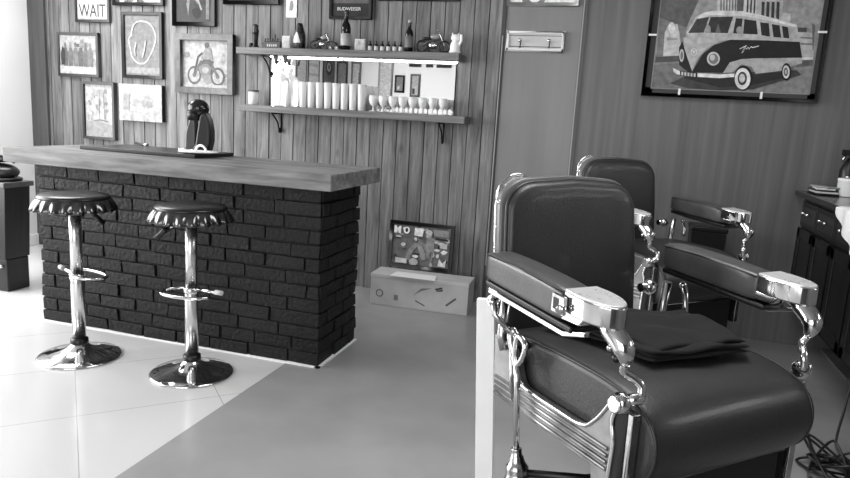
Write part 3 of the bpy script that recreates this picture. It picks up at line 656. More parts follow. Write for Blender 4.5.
# dark bottle with triangular label
t = thing('bottle', 'dark speckled bottle with a pale triangular label on the upper shelf', 'bottle', (-2.472, SY, TZ))
b = MB(); b.lathe([(0.038, 0), (0.044, 0.006), (0.044, 0.09), (0.04, 0.12), (0.03, 0.15), (0.024, 0.175), (0.018, 0.19)], mottled('speckled_black', 16, 90, (60, 60, 60), rough=0.3, lo=0.45, hi=0.75), 24); b.build('body', t)
b = MB(); 
b.grid(lambda u, v: (0.0455 * math.sin((u - .5) * 2.0 * (1 - v * 0.9) - 0.35 * (1 - v)), -0.0455 * math.cos((u - .5) * 2.0 * (1 - v * .9) - 0.35 * (1 - v)), 0.045 + 0.075 * v), 8, 6, grey(205)); b.build('paper_label', t)
# cluster of small bric-a-brac : separate toy vehicles
def toy_motorbike(label, x, s, y=SY):
    t = thing('toy_motorcycle', label, 'toy motorcycle', (x, y, TZ))
    b = MB()
    for q in (-0.07 * s, 0.07 * s):
        b = MB(); b.tube([(q + 0.032 * s * math.cos(a), 0, 0.038 * s + 0.032 * s * math.sin(a)) for a in [2 * PI * k / 16 for k in range(16)]], 0.006 * s, black, 6, closed=True); b.build('wheel', t)
    b = MB(); b.tube([(-0.07 * s, 0, 0.038 * s), (-0.02 * s, 0, 0.07 * s), (0.05 * s, 0, 0.085 * s)], 0.008 * s, mat('toy_grey', 60), 8); b.tube([(0.07 * s, 0, 0.038 * s), (0.045 * s, 0, 0.1 * s), (0.03 * s, 0, 0.125 * s)], 0.005 * s, chrome, 8)
    b.tube([(0.03 * s, -0.03 * s, 0.13 * s), (0.035 * s, 0, 0.122 * s), (0.03 * s, 0.03 * s, 0.13 * s)], 0.004 * s, chrome, 8); b.build('frame', t)
    b = MB(); b.ball((0.015 * s, 0, 0.095 * s), (0.032 * s, 0.014 * s, 0.016 * s), mat('toy_pale', 130, 0.2)); b.ball((-0.04 * s, 0, 0.082 * s), (0.03 * s, 0.014 * s, 0.01 * s), black); b.ball((0, 0, 0.045 * s), (0.028 * s, 0.018 * s, 0.022 * s), chrome); b.build('tank_and_engine', t)
toy_motorbike('dark toy motorcycle standing between the labelled bottle and the tall bottle', -2.285, 0.95)
t = thing('toy_car', 'little dark toy car beside the toy motorcycle left of the tall bottle', 'toy car', (-2.17, SY - 0.03, TZ))
b = MB(); b.prism([(-0.045, 0.012), (0.045, 0.012), (0.046, 0.03), (0.025, 0.036), (0.012, 0.055), (-0.02, 0.055), (-0.03, 0.036), (-0.046, 0.032)], -0.02, 0.02, mat('toy_dark', 26), 'xz'); b.build('body', t, bevel=0.004)
b = MB(); 
for q in (-0.026, 0.026):
    for yy in (-0.02, 0.018):
        b = MB(); b.tube([(q, yy - .003, 0.012), (q, yy + .003, 0.012)], 0.012, chrome_worn, 12); b.build('wheel', t)
bottle('bottle', 'tall dark beer bottle with pale label on the upper shelf', -2.09, SY - 0.01, TZ, 0.285, 0.036, mat('brown_glass', 18, 0.1), grey(165), mat('foil', 60, 0.3), (0.12, 0.42))
mini0 = None
for k in range(6):
    x = -1.898 + k * 0.0475
    if mini0 is None:
        mini0 = bottle('miniature_bottle', 'miniature dark bottle with white label in the row of six on the upper shelf', x, SY, TZ, 0.075, 0.014, mat('dark_glass', 20, 0.12), grey(200), grey(40), (0.1, 0.5), 'miniature bottles on the upper shelf')
    else: copy_tree(mini0).location = (x, SY, TZ)
bottle('bottle', 'slim dark bottle with a pale stopper right of the miniature bottles', -1.6, SY, TZ, 0.225, 0.03, mat('dark_glass', 20), grey(110), grey(170), (0.15, 0.5))
toy_motorbike('larger toy motorcycle near the right end of the upper shelf', -1.42, 1.2)
t = thing('cat_figurine', 'white waving figurine at the right end of the upper shelf', 'figurine', (-1.255, SY, TZ)); wc = mat('white_ceramic', 240, 0.15)
b = MB(); b.lathe([(0.036, 0), (0.042, 0.012), (0.036, 0.03), (0.038, 0.055), (0.028, 0.08), (0.02, 0.09)], wc, 24); b.build('body', t)
b = MB(); b.ball((0, 0, 0.108), (0.034, 0.028, 0.027), wc); b.tube([(-0.022, 0, 0.125), (-0.026, 0, 0.145)], [0.01, 0.002], wc, 8); b.tube([(0.018, 0, 0.125), (0.022, 0, 0.145)], [0.01, 0.002], wc, 8); b.build('head', t)
b = MB(); b.tube(smooth_pts([(0.03, -0.01, 0.06), (0.045, -0.015, 0.09), (0.042, -0.015, 0.13)]), 0.01, wc, 10); b.build('raised_paw', t)
# lower shelf
frost = mat('frosted_glass', 252, 0.25, trans=0.4)
t = thing('candle_jar', 'glass candle jar on the left end of the lower shelf', 'candle jar', (-2.86, SY, LZ))
b = MB(); b.lathe([(0.036, 0), (0.04, 0.004), (0.042, 0.1), (0.04, 0.1), (0.038, 0.008), (0.0, 0.008)], frost, 24); b.build('jar', t)
b = MB(); b.lathe([(0.0, 0.009), (0.037, 0.009), (0.038, 0.07), (0.0, 0.07)], mat('candle_wax', 225, 0.5), 24); b.build('wax', t)
b = MB(); b.lathe([(0.043, 0.1), (0.044, 0.112), (0.02, 0.115)], grey(90), 24); b.build('lid', t)
frost = mat('frosted_glass', 252, 0.25, trans=0.4)
g0 = None
for row, y in ((0, 4.74), (1, 4.67)):
    for k in range(8):
        x = -2.43 + k * 0.068 + row * 0.02
        if g0 is None:
            g0 = thing('tall_glass', 'tall straight clear glass in the close rows on the left half of the lower shelf', 'glass', (x, y, LZ), group='tall glasses on the lower shelf')
            b = MB(); b.lathe([(0.022, 0), (0.025, 0.003), (0.03, 0.19), (0.0285, 0.19), (0.0235, 0.012), (0.001, 0.01)], frost, 20); b.build('bowl', g0)
        else: copy_tree(g0).location = (x, y, LZ)
g1 = None
for row, y in ((0, 4.74), (1, 4.67)):
    for k in range(8):
        x = -1.86 + k * 0.076 + row * 0.02
        if g1 is None:
            g1 = thing('stemmed_glass', 'short stemmed clear glass in the rows on the right half of the lower shelf', 'glass', (x, y, LZ), group='stemmed glasses on the lower shelf')
            b = MB(); b.lathe([(0.03, 0), (0.03, 0.003), (0.005, 0.008), (0.004, 0.035), (0.02, 0.05), (0.032, 0.08), (0.03, 0.115), (0.029, 0.115), (0.03, 0.08), (0.018, 0.054), (0.001, 0.05)], frost, 20); b.build('bowl', g1)
        else: copy_tree(g1).location = (x, y, LZ)
t = thing('glass_decanter', 'bright ribbed pale glass decanter at the left end of the mirror', 'decanter', (-2.62, 4.72, LZ))
b = MB(); b.lathe([(0.055, 0), (0.06, 0.01), (0.06, 0.18), (0.045, 0.22), (0.02, 0.245), (0.018, 0.28), (0.024, 0.285)], frost, 28, mod=lambda a, r, z, j: (r * (1 + 0.05 * math.cos(10 * a)), z)); b.build('body', t)
b = MB(); b.ball((0, 0, 0.305), 0.022, frost); b.build('stopper', t)

# ------------------------------------------------------------------ what the mirror shows on the front wall
kk = (9.64 - FY) / 4.82
def front_pic(label, x0, x1, z0, z1, g, lay, fr=20):
    X0, X1 = x0 * kk, x1 * kk; Z0, Z1 = 1.35 + (z0 - 1.35) * kk, 1.35 + (z1 - 1.35) * kk
    t = thing('framed_picture', label, 'picture', ((X0 + X1) / 2, FY + 0.02, (Z0 + Z1) / 2), PI)
    frame_mesh(X1 - X0, Z1 - Z0, 0.03, 0.02, grey(fr), t, I)
    picture_mesh('print', X1 - X0 - .06, Z1 - Z0 - .06, g, lay, t, I, y0=0.008)
front_pic('black framed picture on the white wall seen in the mirror, left one', -1.727, -1.65, 1.526, 1.653, 120, [(200, [(.5, .1), (.8, .1), (.8, .35), (.5, .35)])])
front_pic('grey framed picture on the white wall seen in the mirror, right one', -1.605, -1.53, 1.5, 1.665, 170, [(60, [(.5, .05), (.9, .05), (.9, .35), (.5, .35)])], 90)
def side_panel_pic(name, label, cat, y0, y1, z0, z1, g, lay):
    t = thing(name, label, cat, (LX + 0.02, (y0 + y1) / 2, (z0 + z1) / 2), PI / 2)
    frame_mesh(y1 - y0, z1 - z0, 0.02, 0.018, grey(90), t, I)
    picture_mesh('print', y1 - y0 - .04, z1 - z0 - .04, g, lay, t, I, y0=0.007)
side_panel_pic('framed_poster', 'dark grey poster with a round motif near the left wall window, seen in the mirror', 'poster', -1.52, -1.08, 1.5, 2.3, 110, [(60, ell(.5, .78, .34, .17)), (170, ell(.5, .8, .2, .1)), (70, ell(.5, .8, .08, .05)), (200, [(.15, .42), (.85, .42), (.85, .47), (.15, .47)]), (210, [(.15, .12), (.85, .12), (.85, .17), (.15, .17)])])
side_panel_pic('framed_picture', 'tall plain pale grey panel on the left wall seen in the mirror', 'picture', -0.46, -0.12, 0.9, 2.5, 185, [])
side_panel_pic('framed_picture', 'pale slatted panel on the left wall seen in the mirror', 'picture', -0.93, -0.52, 0.9, 2.5, 200, [(172, [(0, .05 + .1 * k), (1, .05 + .1 * k), (1, .08 + .1 * k), (0, .08 + .1 * k)]) for k in range(9)])
front_pic('plain grey panel in the far corner seen in the mirror', -2.2, -2.11, 1.4, 1.737, 150, [], 70)
front_pic('narrow pale panel with a dark edge on the front wall, seen in the mirror', -2.08, -2.0, 1.4, 1.737, 200, [(90, [(0, .1), (.12, .1), (.12, .8), (0, .8)])], 120)
front_pic('plain light grey panel on the front wall seen in the mirror', -1.86, -1.745, 1.4, 1.76, 190, [], 150)
for k, (a, c_) in enumerate(((-1.62, -1.53), (-1.49, -1.44), (-1.41, -1.3))):
    t = thing('dark_sign', ['long dark strip high on the front wall seen in the mirror, left one', 'short dark strip high on the front wall seen in the mirror, middle one', 'longest dark strip high on the front wall seen in the mirror, right one'][k], 'sign', ((a + c_) / 2 * kk, FY + 0.01, 2.225), PI)
    b = MB(); b.box(((a - c_) / 2 * kk, -0.01, -0.02), ((c_ - a) / 2 * kk, 0.01, 0.03), grey(30)); b.build('sign_board', t)
# ------------------------------------------------------------------ below the shelf: box and framed picture
t = thing('storage_box', 'long low pale box with faded stamps on the floor by the boards', 'box', (-1.34, 4.53, 0), math.radians(2.5))
crate = mottled('pale_box_card', 168, 186, (6, 6, 6), rough=0.6)
b = MB(); b.box((-0.36, -0.115, 0), (0.36, 0.11, 0.225), crate); b.build('box_body', t, bevel=0.004)
b = MB(); b.box((-0.362, -0.117, 0.205), (0.362, 0.112, 0.232), mottled('pale_box_lid', 178, 194, (6, 6, 6), rough=0.6)); b.build('lid', t, bevel=0.003)
def decal(b, polys, M, g):
    for k, p in enumerate(polys): b.add([(a, 0, c_) for a, c_ in p], [tuple(range(len(p)))], grey(g), False, M)
b = MB(); Md = Matrix.Translation((0, -0.1162, 0))
decal(b, [[(-0.29 + .028 * math.cos(a) * s, 0.09 + .028 * math.sin(a) * s) for s, a in [(1, k * PI / 8) for k in range(17)] + [(.75, -k * PI / 8) for k in range(17)]]], Md, 88)
decal(b, [[(0.12, 0.17), (0.17, 0.185), (0.175, 0.172), (0.125, 0.158)], [(0.13, 0.158), (0.18, 0.168), (0.175, 0.155), (0.13, 0.15)]], Md, 66)
decal(b, [[(0.2, 0.06), (0.27, 0.12), (0.28, 0.11), (0.21, 0.05)], [(-0.02, 0.07), (0.05, 0.04), (0.05, 0.03), (-0.02, 0.06)]], Md, 92)
decal(b, [[(-0.18, 0.05), (-0.15, 0.05), (-0.15, 0.09), (-0.18, 0.09)], [(-0.04, 0.1), (0.02, 0.16), (0.1, 0.17), (0.02, 0.14)]], Md, 118)
b.build('printed_stamps', t, fix=False)
t = thing('paper_sheet', 'white folded paper lying on the long low box', 'paper', (-1.385, 4.455, 0.2325), math.radians(2.5))
b = MB(); b.add([(-0.16, -0.075, 0.001), (0.17, -0.075, 0.001), (0.15, 0.07, 0.001), (-0.15, 0.07, 0.001), (-0.16, -0.075, 0.006), (0.17, -0.075, 0.006), (0.15, 0.07, 0.004), (-0.15, 0.07, 0.004)], [(0, 3, 2, 1), (4, 5, 6, 7), (0, 1, 5, 4), (1, 2, 6, 5), (2, 3, 7, 6), (3, 0, 4, 7)], paper)
b.build('sheet', t)
rs = random.Random(12)
lay = blobs(12, 46, 24, 200, .02, .09) + [(215, [(.02, .78), (.06, .78), (.08, .88), (.1, .78), (.14, .78), (.14, .96), (.11, .96), (.08, .9), (.05, .96), (.02, .96)]), (215, ell(.24, .87, .055, .09)), (40, ell(.24, .87, .025, .055)),
       (200, [(.38, .76), (.52, .74), (.54, .95), (.38, .95)]), (120, [(.72, .8), (.97, .78), (.97, .95), (.7, .95)]), (40, [(.75, .7), (.97, .68), (.97, .73), (.75, .76)]),
       (120, stroke([(.28, .12), (.34, .38), (.44, .56)], .055, 1.4)), (128, stroke([(.46, .58), (.54, .34), (.57, .16)], .06, 1.4)), (112, stroke([(.46, .6), (.58, .52), (.66, .2)], .045, 1.4)),
       (122, [(.58, .5), (.6, .7), (.66, .76), (.74, .7), (.72, .42), (.66, .3)]), (118, stroke([(.71, .68), (.73, .4), (.69, .1)], .024, 1.4)), (140, ell(.645, .82, .045, .075)), (170, ell(.63, .87, .06, .06)),
       (170, [(.84, .5), (.96, .49), (.96, .62), (.84, .63)]), (190, [(.82, .04), (.95, .03), (.96, .22), (.9, .12), (.84, .24)]), (180, [(.08, .02), (.28, .02), (.28, .14), (.08, .15)]), (150, ell(.4, .08, .08, .09))]
t = framed('framed_picture', 'black framed comic style print leaning on the boards over the low box', 'picture', -1.675, -1.17, 0.235, 0.585, 0.028, mat('black_frame', 10, 0.3), 90, lay, dep=0.025, y=4.80)
t.rotation_euler = (math.radians(-6), math.radians(0.0), 0); t.location.z = 0.41; t.location.y = 4.74
t.location.y = 4.685
# ------------------------------------------------------------------ left dark cabinet
t = thing('side_cabinet', 'dark low cabinet cut by the left edge of the photo', 'cabinet', (-4.2, 3.7, 0)); M = rel(t)
b = MB(); b.prism([(-4.6, 0.23), (-4.02, 0.23), (-3.99, 0.73), (-4.6, 0.73)], 3.46, 3.66, dark_wood, 'xz', M); b.build('body', t, bevel=0.006)
b = MB(); b.box((-4.62, 3.44, 0.73), (-3.975, 3.68, 0.765), mottled('worn_cabinet_top', 70, 96, rough=0.35), M); b.build('top', t, bevel=0.004)
b = MB(); b.box((-4.6, 3.47, 0.0), (-4.02, 3.65, 0.23), dark_wood, M); b.build('plinth', t, bevel=0.01)
b = MB(); b.lathe([(0.012, 0), (0.014, 0.01), (0.008, 0.02)], chrome, 16, M=M @ Matrix.Translation((-4.06, 3.468, 0.18)) @ Matrix.Rotation(PI / 2, 4, 'X')); b.build('catch', t)
t = thing('helmet', 'dark rounded helmet shape lying on the dark side cabinet', 'helmet', (-4.15, 3.56, 0.766)); M2 = I
b = MB(); b.ball((0, 0, 0.06), (0.15, 0.105, 0.058), mottled('helmet_black', 24, 40, rough=0.3)); b.build('shell', t)
b = MB(); b.tube([(0.155 * math.cos(a), 0.11 * math.sin(a), 0.012) for a in [2 * PI * k / 24 for k in range(24)]], 0.011, black, 8, closed=True); b.build('rim', t)
t = thing('folded_bag', 'small black crumpled bag on top of the dark helmet shape', 'bag', (-4.17, 3.56, 0.89))
b = MB(); b.ball((0, 0, 0.02), (0.13, 0.09, 0.024), black); b.tube(smooth_pts([(-0.05, -0.04, 0.03), (0.03, -0.06, 0.055), (0.12, -0.02, 0.035), (0.14, 0.02, 0.0)]), 0.008, black, 8); b.build('bag_body', t)

# ------------------------------------------------------------------ barber chairs (local: X forward, Y to the far side)
satin = mottled('satin_aluminium', 215, 235, (20, 20, 20), rough=0.28, metal=0.45, rvar=0.05)
def barber_chair(label, x, y, th, z_off=0.0):
    t = thing('barber_chair', label, 'barber chair', (x, y, 0), th, 'vintage barber chairs')
    S = Matrix.Translation((-0.25, 0, 0))
    # base
    b = MB(); b.lathe([(0.31, 0), (0.315, 0.012), (0.3, 0.03), (0.24, 0.045), (0.14, 0.07), (0.1, 0.1), (0.09, 0.16)], mat('enamel', 215, 0.2), 48); b.build('base', t)
    b = MB(); b.lathe([(0.075, 0.1), (0.075, 0.36), (0.06, 0.365), (0.06, 0.52)], chrome, 32); b.build('pump_column', t)
    b = MB(); b.box((-0.02, -0.22, 0.585), (0.44, 0.22, 0.63), blackmatt, S); b.box((0.36, -0.235, 0.42), (0.485, 0.245, 0.6), blackmatt, S); b.build('seat_frame', t, bevel=0.012)
    b = MB(); b.tube([(0.492, -0.23, 0.592), (0.492, 0.245, 0.592)], 0.004, chrome_worn, 8, M=S); b.build('front_trim', t)
    # seat cushion : loft across Y of a profile in XZ
    prof = [(-0.05, 0.63), (-0.055, 0.72), (-0.04, 0.775), (0.02, 0.795), (0.12, 0.803), (0.25, 0.806), (0.38, 0.803), (0.46, 0.79), (0.515, 0.762), (0.542, 0.72), (0.545, 0.67), (0.525, 0.62), (0.49, 0.597), (0.42, 0.6), (0.3, 0.63), (0.1, 0.63)]
    pp = [(p.x, p.z) for p in smooth_pts([(a, 0, c_) for a, c_ in prof + [prof[0]]], 4)][:-1]
    cx, cz = 0.26, 0.70; ys = [(-0.262, .80), (-0.261, .90), (-0.254, .955), (-0.24, .985), (-0.2, 1.0), (-0.1, 1.012), (0, 1.016), (0.1, 1.012), (0.2, 1.0), (0.24, .985), (0.254, .955), (0.261, .90), (0.262, .80)]
    b = MB(); vs_ = []; fs = []; n = len(pp)
    for yy, s in ys:
        for a, c_ in pp: vs_.append((cx + (a - cx) * s ** 0.35, yy, cz + (c_ - cz) * s))
    for i in range(len(ys) - 1):
        for j in range(n): fs.append((i * n + j, i * n + (j + 1) % n, (i + 1) * n + (j + 1) % n, (i + 1) * n + j))
    fs.append(tuple(range(n))); fs.append(tuple(range((len(ys) - 1) * n, len(ys) * n))[::-1])
    b.add(vs_, fs, leather, True, S); cush = b.build('seat', t)
    for yy in (-0.257, 0.257):
        s = 0.945; b = MB(); b.tube([(cx + (a - cx) * s ** .35 * 1.0, yy, cz + (c_ - cz) * s) for a, c_ in pp], 0.0042, piping, 6, closed=True, M=S); o = b.build('seam_piping', cush)
    # back
    S00 = S; S = S @ Matrix.Translation((0, -0.010, 0))
    def backx(z, yy): return -0.03 - 0.06 * (z - 0.74) / 0.46 - 0.0 + 0.12 * yy * yy
    def outline(hw, z0, z1, r, n=8):
        pts = [(-hw, z0), (-hw * 1.02, (z0 + z1) / 2)]
        for k in range(n + 1):
            a = PI - (PI / 2) * k / n; pts.append((-hw + r + r * math.cos(a), z1 - r * .85 + r * .85 * math.sin(a)))
        q = len(pts); pts.append((0, z1 + 0.008))
        pts += [(-a, c_) for a, c_ in pts[:q][::-1]]
        return pts
    def pillow(b, ol, x_off, th_, m_, puff):
        """ring loft from the outline to an inner outline for a soft front"""
        cz_ = sum(p[1] for p in ol) / len(ol); rings = []
        for s, d in ((1.0, -th_), (1.0, -0.006), (0.995, 0.004), (0.98, 0.012), (0.95, 0.017), (0.88, 0.02 + puff * .4), (0.7, 0.02 + puff * .8), (0.4, 0.02 + puff), (0.12, 0.02 + puff)):
            rings.append([(backx(cz_ + (c_ - cz_) * s, a * s) + x_off + d, a * s, cz_ + (c_ - cz_) * s) for a, c_ in ol])
        n = len(ol); vs2 = [p for r_ in rings for p in r_]
        fs2 = [(i * n + j, i * n + (j + 1) % n, (i + 1) * n + (j + 1) % n, (i + 1) * n + j) for i in range(len(rings) - 1) for j in range(n)]
        fs2 += [tuple(range(n))[::-1], tuple(range((len(rings) - 1) * n, len(rings) * n))]
        b.add(vs2, fs2, m_, True, S)
    b = MB(); ol = outline(0.232, 0.735, 1.188, 0.095); pillow(b, ol, -0.012, 0.03, leather, 0.004); back = b.build('backrest', t)
    b = MB(); b.tube([(backx(c_, a) - 0.016, a * 1.0, c_) for a, c_ in ol], 0.006, piping, 8, M=S); b.build('back_piping', back)
    b = MB(); ol2 = outline(0.243, 0.72, 1.2, 0.105); b2 = []
    cz_ = 0.96
    n = len(ol2); vs2 = []
    for d, s in ((-0.072, .95), (-0.066, .98), (-0.05, 1.0), (-0.032, 1.0), (-0.028, .985)):
        vs2 += [(backx(c_, a) + d, a * s, cz_ + (c_ - cz_) * s) for a, c_ in ol2]
    fs2 = [(i * n + j, i * n + (j + 1) % n, (i + 1) * n + (j + 1) % n, (i + 1) * n + j) for i in range(4) for j in range(n)] + [tuple(range(n))[::-1], tuple(range(4 * n, 5 * n))]
    b.add(vs2, fs2, mottled('grey_leather_shell', 84, 100, (12, 12, 12), rough=0.3, bump=0.05), True, S); shell = b.build('back_shell', t); shell['label'] = 'paler grey shell behind the dark backrest cushion'
    b = MB(); b.tube([(backx(c_, a) - 0.066, a * 0.975, cz_ + (c_ - cz_) * .98) for a, c_ in ol2], 0.003, chrome, 8, M=S); b.build('chrome_edge', t)
    # headrest socket behind the top corner
    b = MB()
    b.tube(smooth_pts([(-0.15, -0.222, 1.12), (-0.155, -0.222, 1.15), (-0.155, -0.21, 1.18), (-0.15, -0.18, 1.203), (-0.145, -0.148, 1.204), (-0.135, -0.125, 1.185)]), 0.0045, chrome, 8, M=S)
    b.build('headrest_bracket', t)
    for z in (1.13, 1.06, 1.0): b = MB(); b.ball((-0.12, -0.238, z), 0.007, chrome, S, 10, 6); b.build('bolt', t)
    b = MB()
    b.box((-0.185, -0.1, 0.98), (-0.165, 0.1, 1.06), chrome_worn, S); b.box((-0.17, -0.05, 0.99), (-0.12, 0.05, 1.05), chrome_worn, S)
    b.build('headrest_socket', t)
    b = MB()
    q = [(-0.151, -0.217, 1.125), (-0.152, -0.214, 1.15), (-0.151, -0.203, 1.178), (-0.147, -0.178, 1.198), (-0.142, -0.15, 1.199), (-0.134, -0.13, 1.183), (-0.134, -0.17, 1.125)]
    b.add(q + [(p0 + .004, p1, p2) for p0, p1, p2 in q], [(6, 5, 4, 3, 2, 1, 0), (7, 8, 9, 10, 11, 12, 13)] + [(k, (k + 1) % 7, 7 + (k + 1) % 7, 7 + k) for k in range(7)], satin, False, S); b.build('headrest_plate', t)
    S = S00
    for sg in (-1, 1):
        Y = 0.317 * sg; out = Y + 0.03 * sg; SB = S; S = SB @ Matrix(((1, 0, 0, 0), (0, 1, 0, 0), (-0.065, 0, 1, 0.025), (0, 0, 0, 1)))
        # armrest : chrome rail > pad, end
        b = MB(); b.box((0.01, Y - 0.042, 0.905), (0.36, Y + 0.042, 0.921), black, S); arm = b.build('armrest', t, bevel=0.005)
        b = MB()
        hw = 0.044
        def pad(u, v):
            # u around section, v along
            a = 2 * PI * u; e = 4.0
            cx_, sx_ = math.cos(a), math.sin(a); e = 7.0
            k = 1 - 0.10 * (abs(2 * v - 1) ** 10)
            yy = hw * k * math.copysign(abs(cx_) ** (2 / e), cx_); zz = 0.036 * k * math.copysign(abs(sx_) ** (2 / e), sx_)
            return (0.004 + 0.329 * v, Y + yy, 0.957 + zz + 0.004 * math.sin(PI * v) * (zz > 0) + 0.003 * (zz > 0) * (1 - (yy / hw) ** 2))
        b.grid(pad, 32, 24, leather2, S)
        for v in (0, 1): b.add([pad(i / 32, v) for i in range(32)], [tuple(range(32)) if v else tuple(range(32))[::-1]], leather2, False, S)
        pd = b.build('armrest_pad', arm)
        b = MB()
        for q in (-hw + .004, hw - .004): b.tube([(0.01, Y + q, 0.986), (0.15, Y + q, 0.992), (0.327, Y + q, 0.986)], 0.003, piping, 6, M=S)
        b.build('pad_piping', arm)
        # chrome end: flat topped rounded nose
        N = 22; r_ = 0.05
        nose = [(0.333, -r_ * .92), (0.365, -r_)] + [(0.375 + r_ * 1.8 * math.cos(a), r_ * math.sin(a)) for a in [-PI / 2 + PI * k / N for k in range(1, N)]] + [(0.365, r_), (0.333, r_ * .92)]
        b = MB(); b.prism([(a, Y + c_) for a, c_ in nose], 0.95, 0.996, chrome, 'xy', S); hd = b.build('armrest_end', arm, bevel=0.004)
        b = MB(); b.prism([(0.335 + (a - 0.335) * .97, Y + c_ * .95) for a, c_ in nose], 0.9955, 1.0, satin, 'xy', S); b.build('end_plate', arm, bevel=0.0015)
        b = MB(); b.prism([(0.30, 0.925), (0.38, 0.93), (0.4, 0.952), (0.30, 0.952)], Y - .04, Y + .04, chrome, 'xz', S); b.build('end_bracket', arm, bevel=0.004)
        b = MB(); yo = Y + 0.051 * sg
        b.box((0.31, min(yo, yo + .006 * sg) - .003 , 0.945), (0.35, max(yo, yo + .006 * sg), 0.985), chrome_worn, S); b.box((0.316, min(yo, yo + .01 * sg), 0.952), (0.333, max(yo, yo + .01 * sg), 0.978), black, S)
        b.tube([(0.336, yo, 0.96), (0.345, yo + .014 * sg, 0.955)], 0.01, chrome, 12, M=S); b.ball((0.35, yo + .01 * sg, 0.962), 0.009, chrome, S, 12, 8); b.build('ratchet', arm)
        b = MB(); b.box((0.02, out - .008, 0.888), (0.33, out + .008, 0.903), chrome, S); b.prism([(0.33, 0.888), (0.33, 0.903), (0.40, 0.925), (0.40, 0.913)], out - .008, out + .008, chrome, 'xz', S); b.build('side_rail', arm, bevel=0.003)
        S = SB
        # front support : thick elbow then curved rod down to the knob
        b = MB()
        b.tube(smooth_pts([(0.405, Y, 0.955), (0.447, Y * .99, 0.93), (0.472, Y * .975, 0.905), (0.47, Y * .95, 0.87)], 6), [0.02] * 4 + [0.024] * 4 + [0.024] * 5 + [0.022, 0.02, 0.017, 0.014, 0.011, 0.008], chrome, 14, M=S)
        b.ball((0.462, Y * .96 + .014 * sg, 0.885), 0.011, black, S, 12, 8); b.ball((0.452, Y * .98 + .018 * sg, 0.905), 0.008, chrome_worn, S, 12, 8)
        b.build('elbow', t)
        b = MB(); b.tube(smooth_pts([(0.47, .3 * sg, 0.872), (0.464, .295 * sg, 0.853), (0.48, .278 * sg, 0.84), (0.49, .268 * sg, 0.828), (0.493, .268 * sg, 0.81), (0.49, .268 * sg, 0.798)], 6), 0.0095, chrome, 12, M=S)
        b.tube([(0.495, .266 * sg, 0.803), (0.47, .292 * sg, 0.79)], 0.013, chrome, 12, M=S); b.build('support_rod', t)
        b = MB(); b.ball((0.468, .297 * sg, 0.785), (0.024, 0.02, 0.024), chrome, S, 24, 14); b.lathe([(0.019, 0), (0.02, 0.003), (0.016, 0.006)], chrome, 24, M=S @ Matrix.Translation((0.468, .313 * sg, 0.785)) @ Matrix.Rotation(PI / 2 * sg * -1 if sg < 0 else -PI / 2, 4, 'X')); b.build('knob', t)
        # rear support
        b = MB(); b.tube([(0.035, out, 0.895), (0.05, out, 0.86), (0.08, Y, 0.82)], 0.009, chrome_worn, 10, M=S); b.ball((0.035, out, 0.89), 0.012, chrome_worn, S, 12, 8); b.tube([(0.02, Y * .93, 0.9), (0.01, Y * .93, 0.79), (0.03, Y * .93, 0.75)], 0.014, chrome_worn, 10, M=S)
        b.ball((-0.04, Y * .9, 0.87), 0.024, chrome, S, 16, 10); b.tube([(-0.04, Y * .78, 0.87), (-0.04, Y * .97, 0.87)], 0.014, chrome, 12, M=S); b.build('rear_hinge', t)
        # side panel with fluted band
        y0, y1 = 0.264 * sg, 0.286 * sg; S0 = S; S = S @ Matrix.Translation((-0.044, 0, -0.026))
        upper = smooth_pts([(0.06, 0, 0.80), (0.10, 0, 0.785), (0.125, 0, 0.755), (0.145, 0, 0.715), (0.18, 0, 0.703), (0.30, 0, 0.702), (0.39, 0, 0.705), (0.43, 0, 0.735), (0.46, 0, 0.775), (0.475, 0, 0.80)], 5)
        fr = smooth_pts([(0.49, 0, 0.785), (0.482, 0, 0.755), (0.492, 0, 0.71), (0.488, 0, 0.63), (0.485, 0, 0.55)], 4)
        poly = [(0.02, 0.66), (0.01, 0.80)] + [(p.x, p.z) for p in upper] + [(p.x, p.z) for p in fr] + [(0.44, 0.55), (0.43, 0.625), (0.3, 0.628), (0.1, 0.63)]
        b = MB(); b.prism(poly, y0, y1, mottled('brushed_side_metal', 120, 150, (20, 20, 20), rough=0.32, metal=0.85), 'xz', S); sp = b.build('side_panel', t, bevel=0.003)
        b = MB()
        b.tube([(p.x, y1, p.z) for p in upper], 0.0055, chrome, 8, M=S); b.tube([(p.x, y1, p.z) for p in fr], 0.006, chrome, 8, M=S); b.build('panel_edge', sp)
        for z in (0.688, 0.672, 0.656, 0.640):
            b = MB(); b.tube([(0.03, y1, z), (0.478, y1, z)], 0.0052, MATS['flute_metal'] if 'flute_metal' in MATS else mottled('flute_metal', 130, 165, (20, 20, 20), rough=0.34, metal=0.9), 8, M=S); b.build('flute', sp)
        b = MB(); b.box((0.49, min(y0, y1), 0.5), (0.525, max(y0, y1) - .004, 0.79), blackmatt, S); b.box((0.525, min(y0, y1), 0.5), (0.54, max(y0, y1), 0.792), chrome_worn, S); b.build('front_post', t, bevel=0.002); S = S0
    SL = S @ Matrix.Translation((-0.044, 0.048, -0.028))
    # recline lever on the near side
    yl = -0.362
    b = MB(); b.tube([(0.158, yl, 0.775), (0.168, yl, 0.73), (0.19, yl, 0.54)], 0.0085, chrome, 12, M=SL)
    b.tube(smooth_pts([(0.189, yl, 0.555), (0.193, yl, 0.535), (0.198, yl, 0.51), (0.203, yl, 0.48), (0.208, yl, 0.45), (0.21, yl, 0.42)], 4), [0.014] * 4 + [0.018, .019, .021, .024] + [0.03] * 4 + [0.034] * 4 + [0.032] * 4 + [0.02], chrome_worn, 16, M=SL); b.build('recline_lever', t)
    b = MB(); 
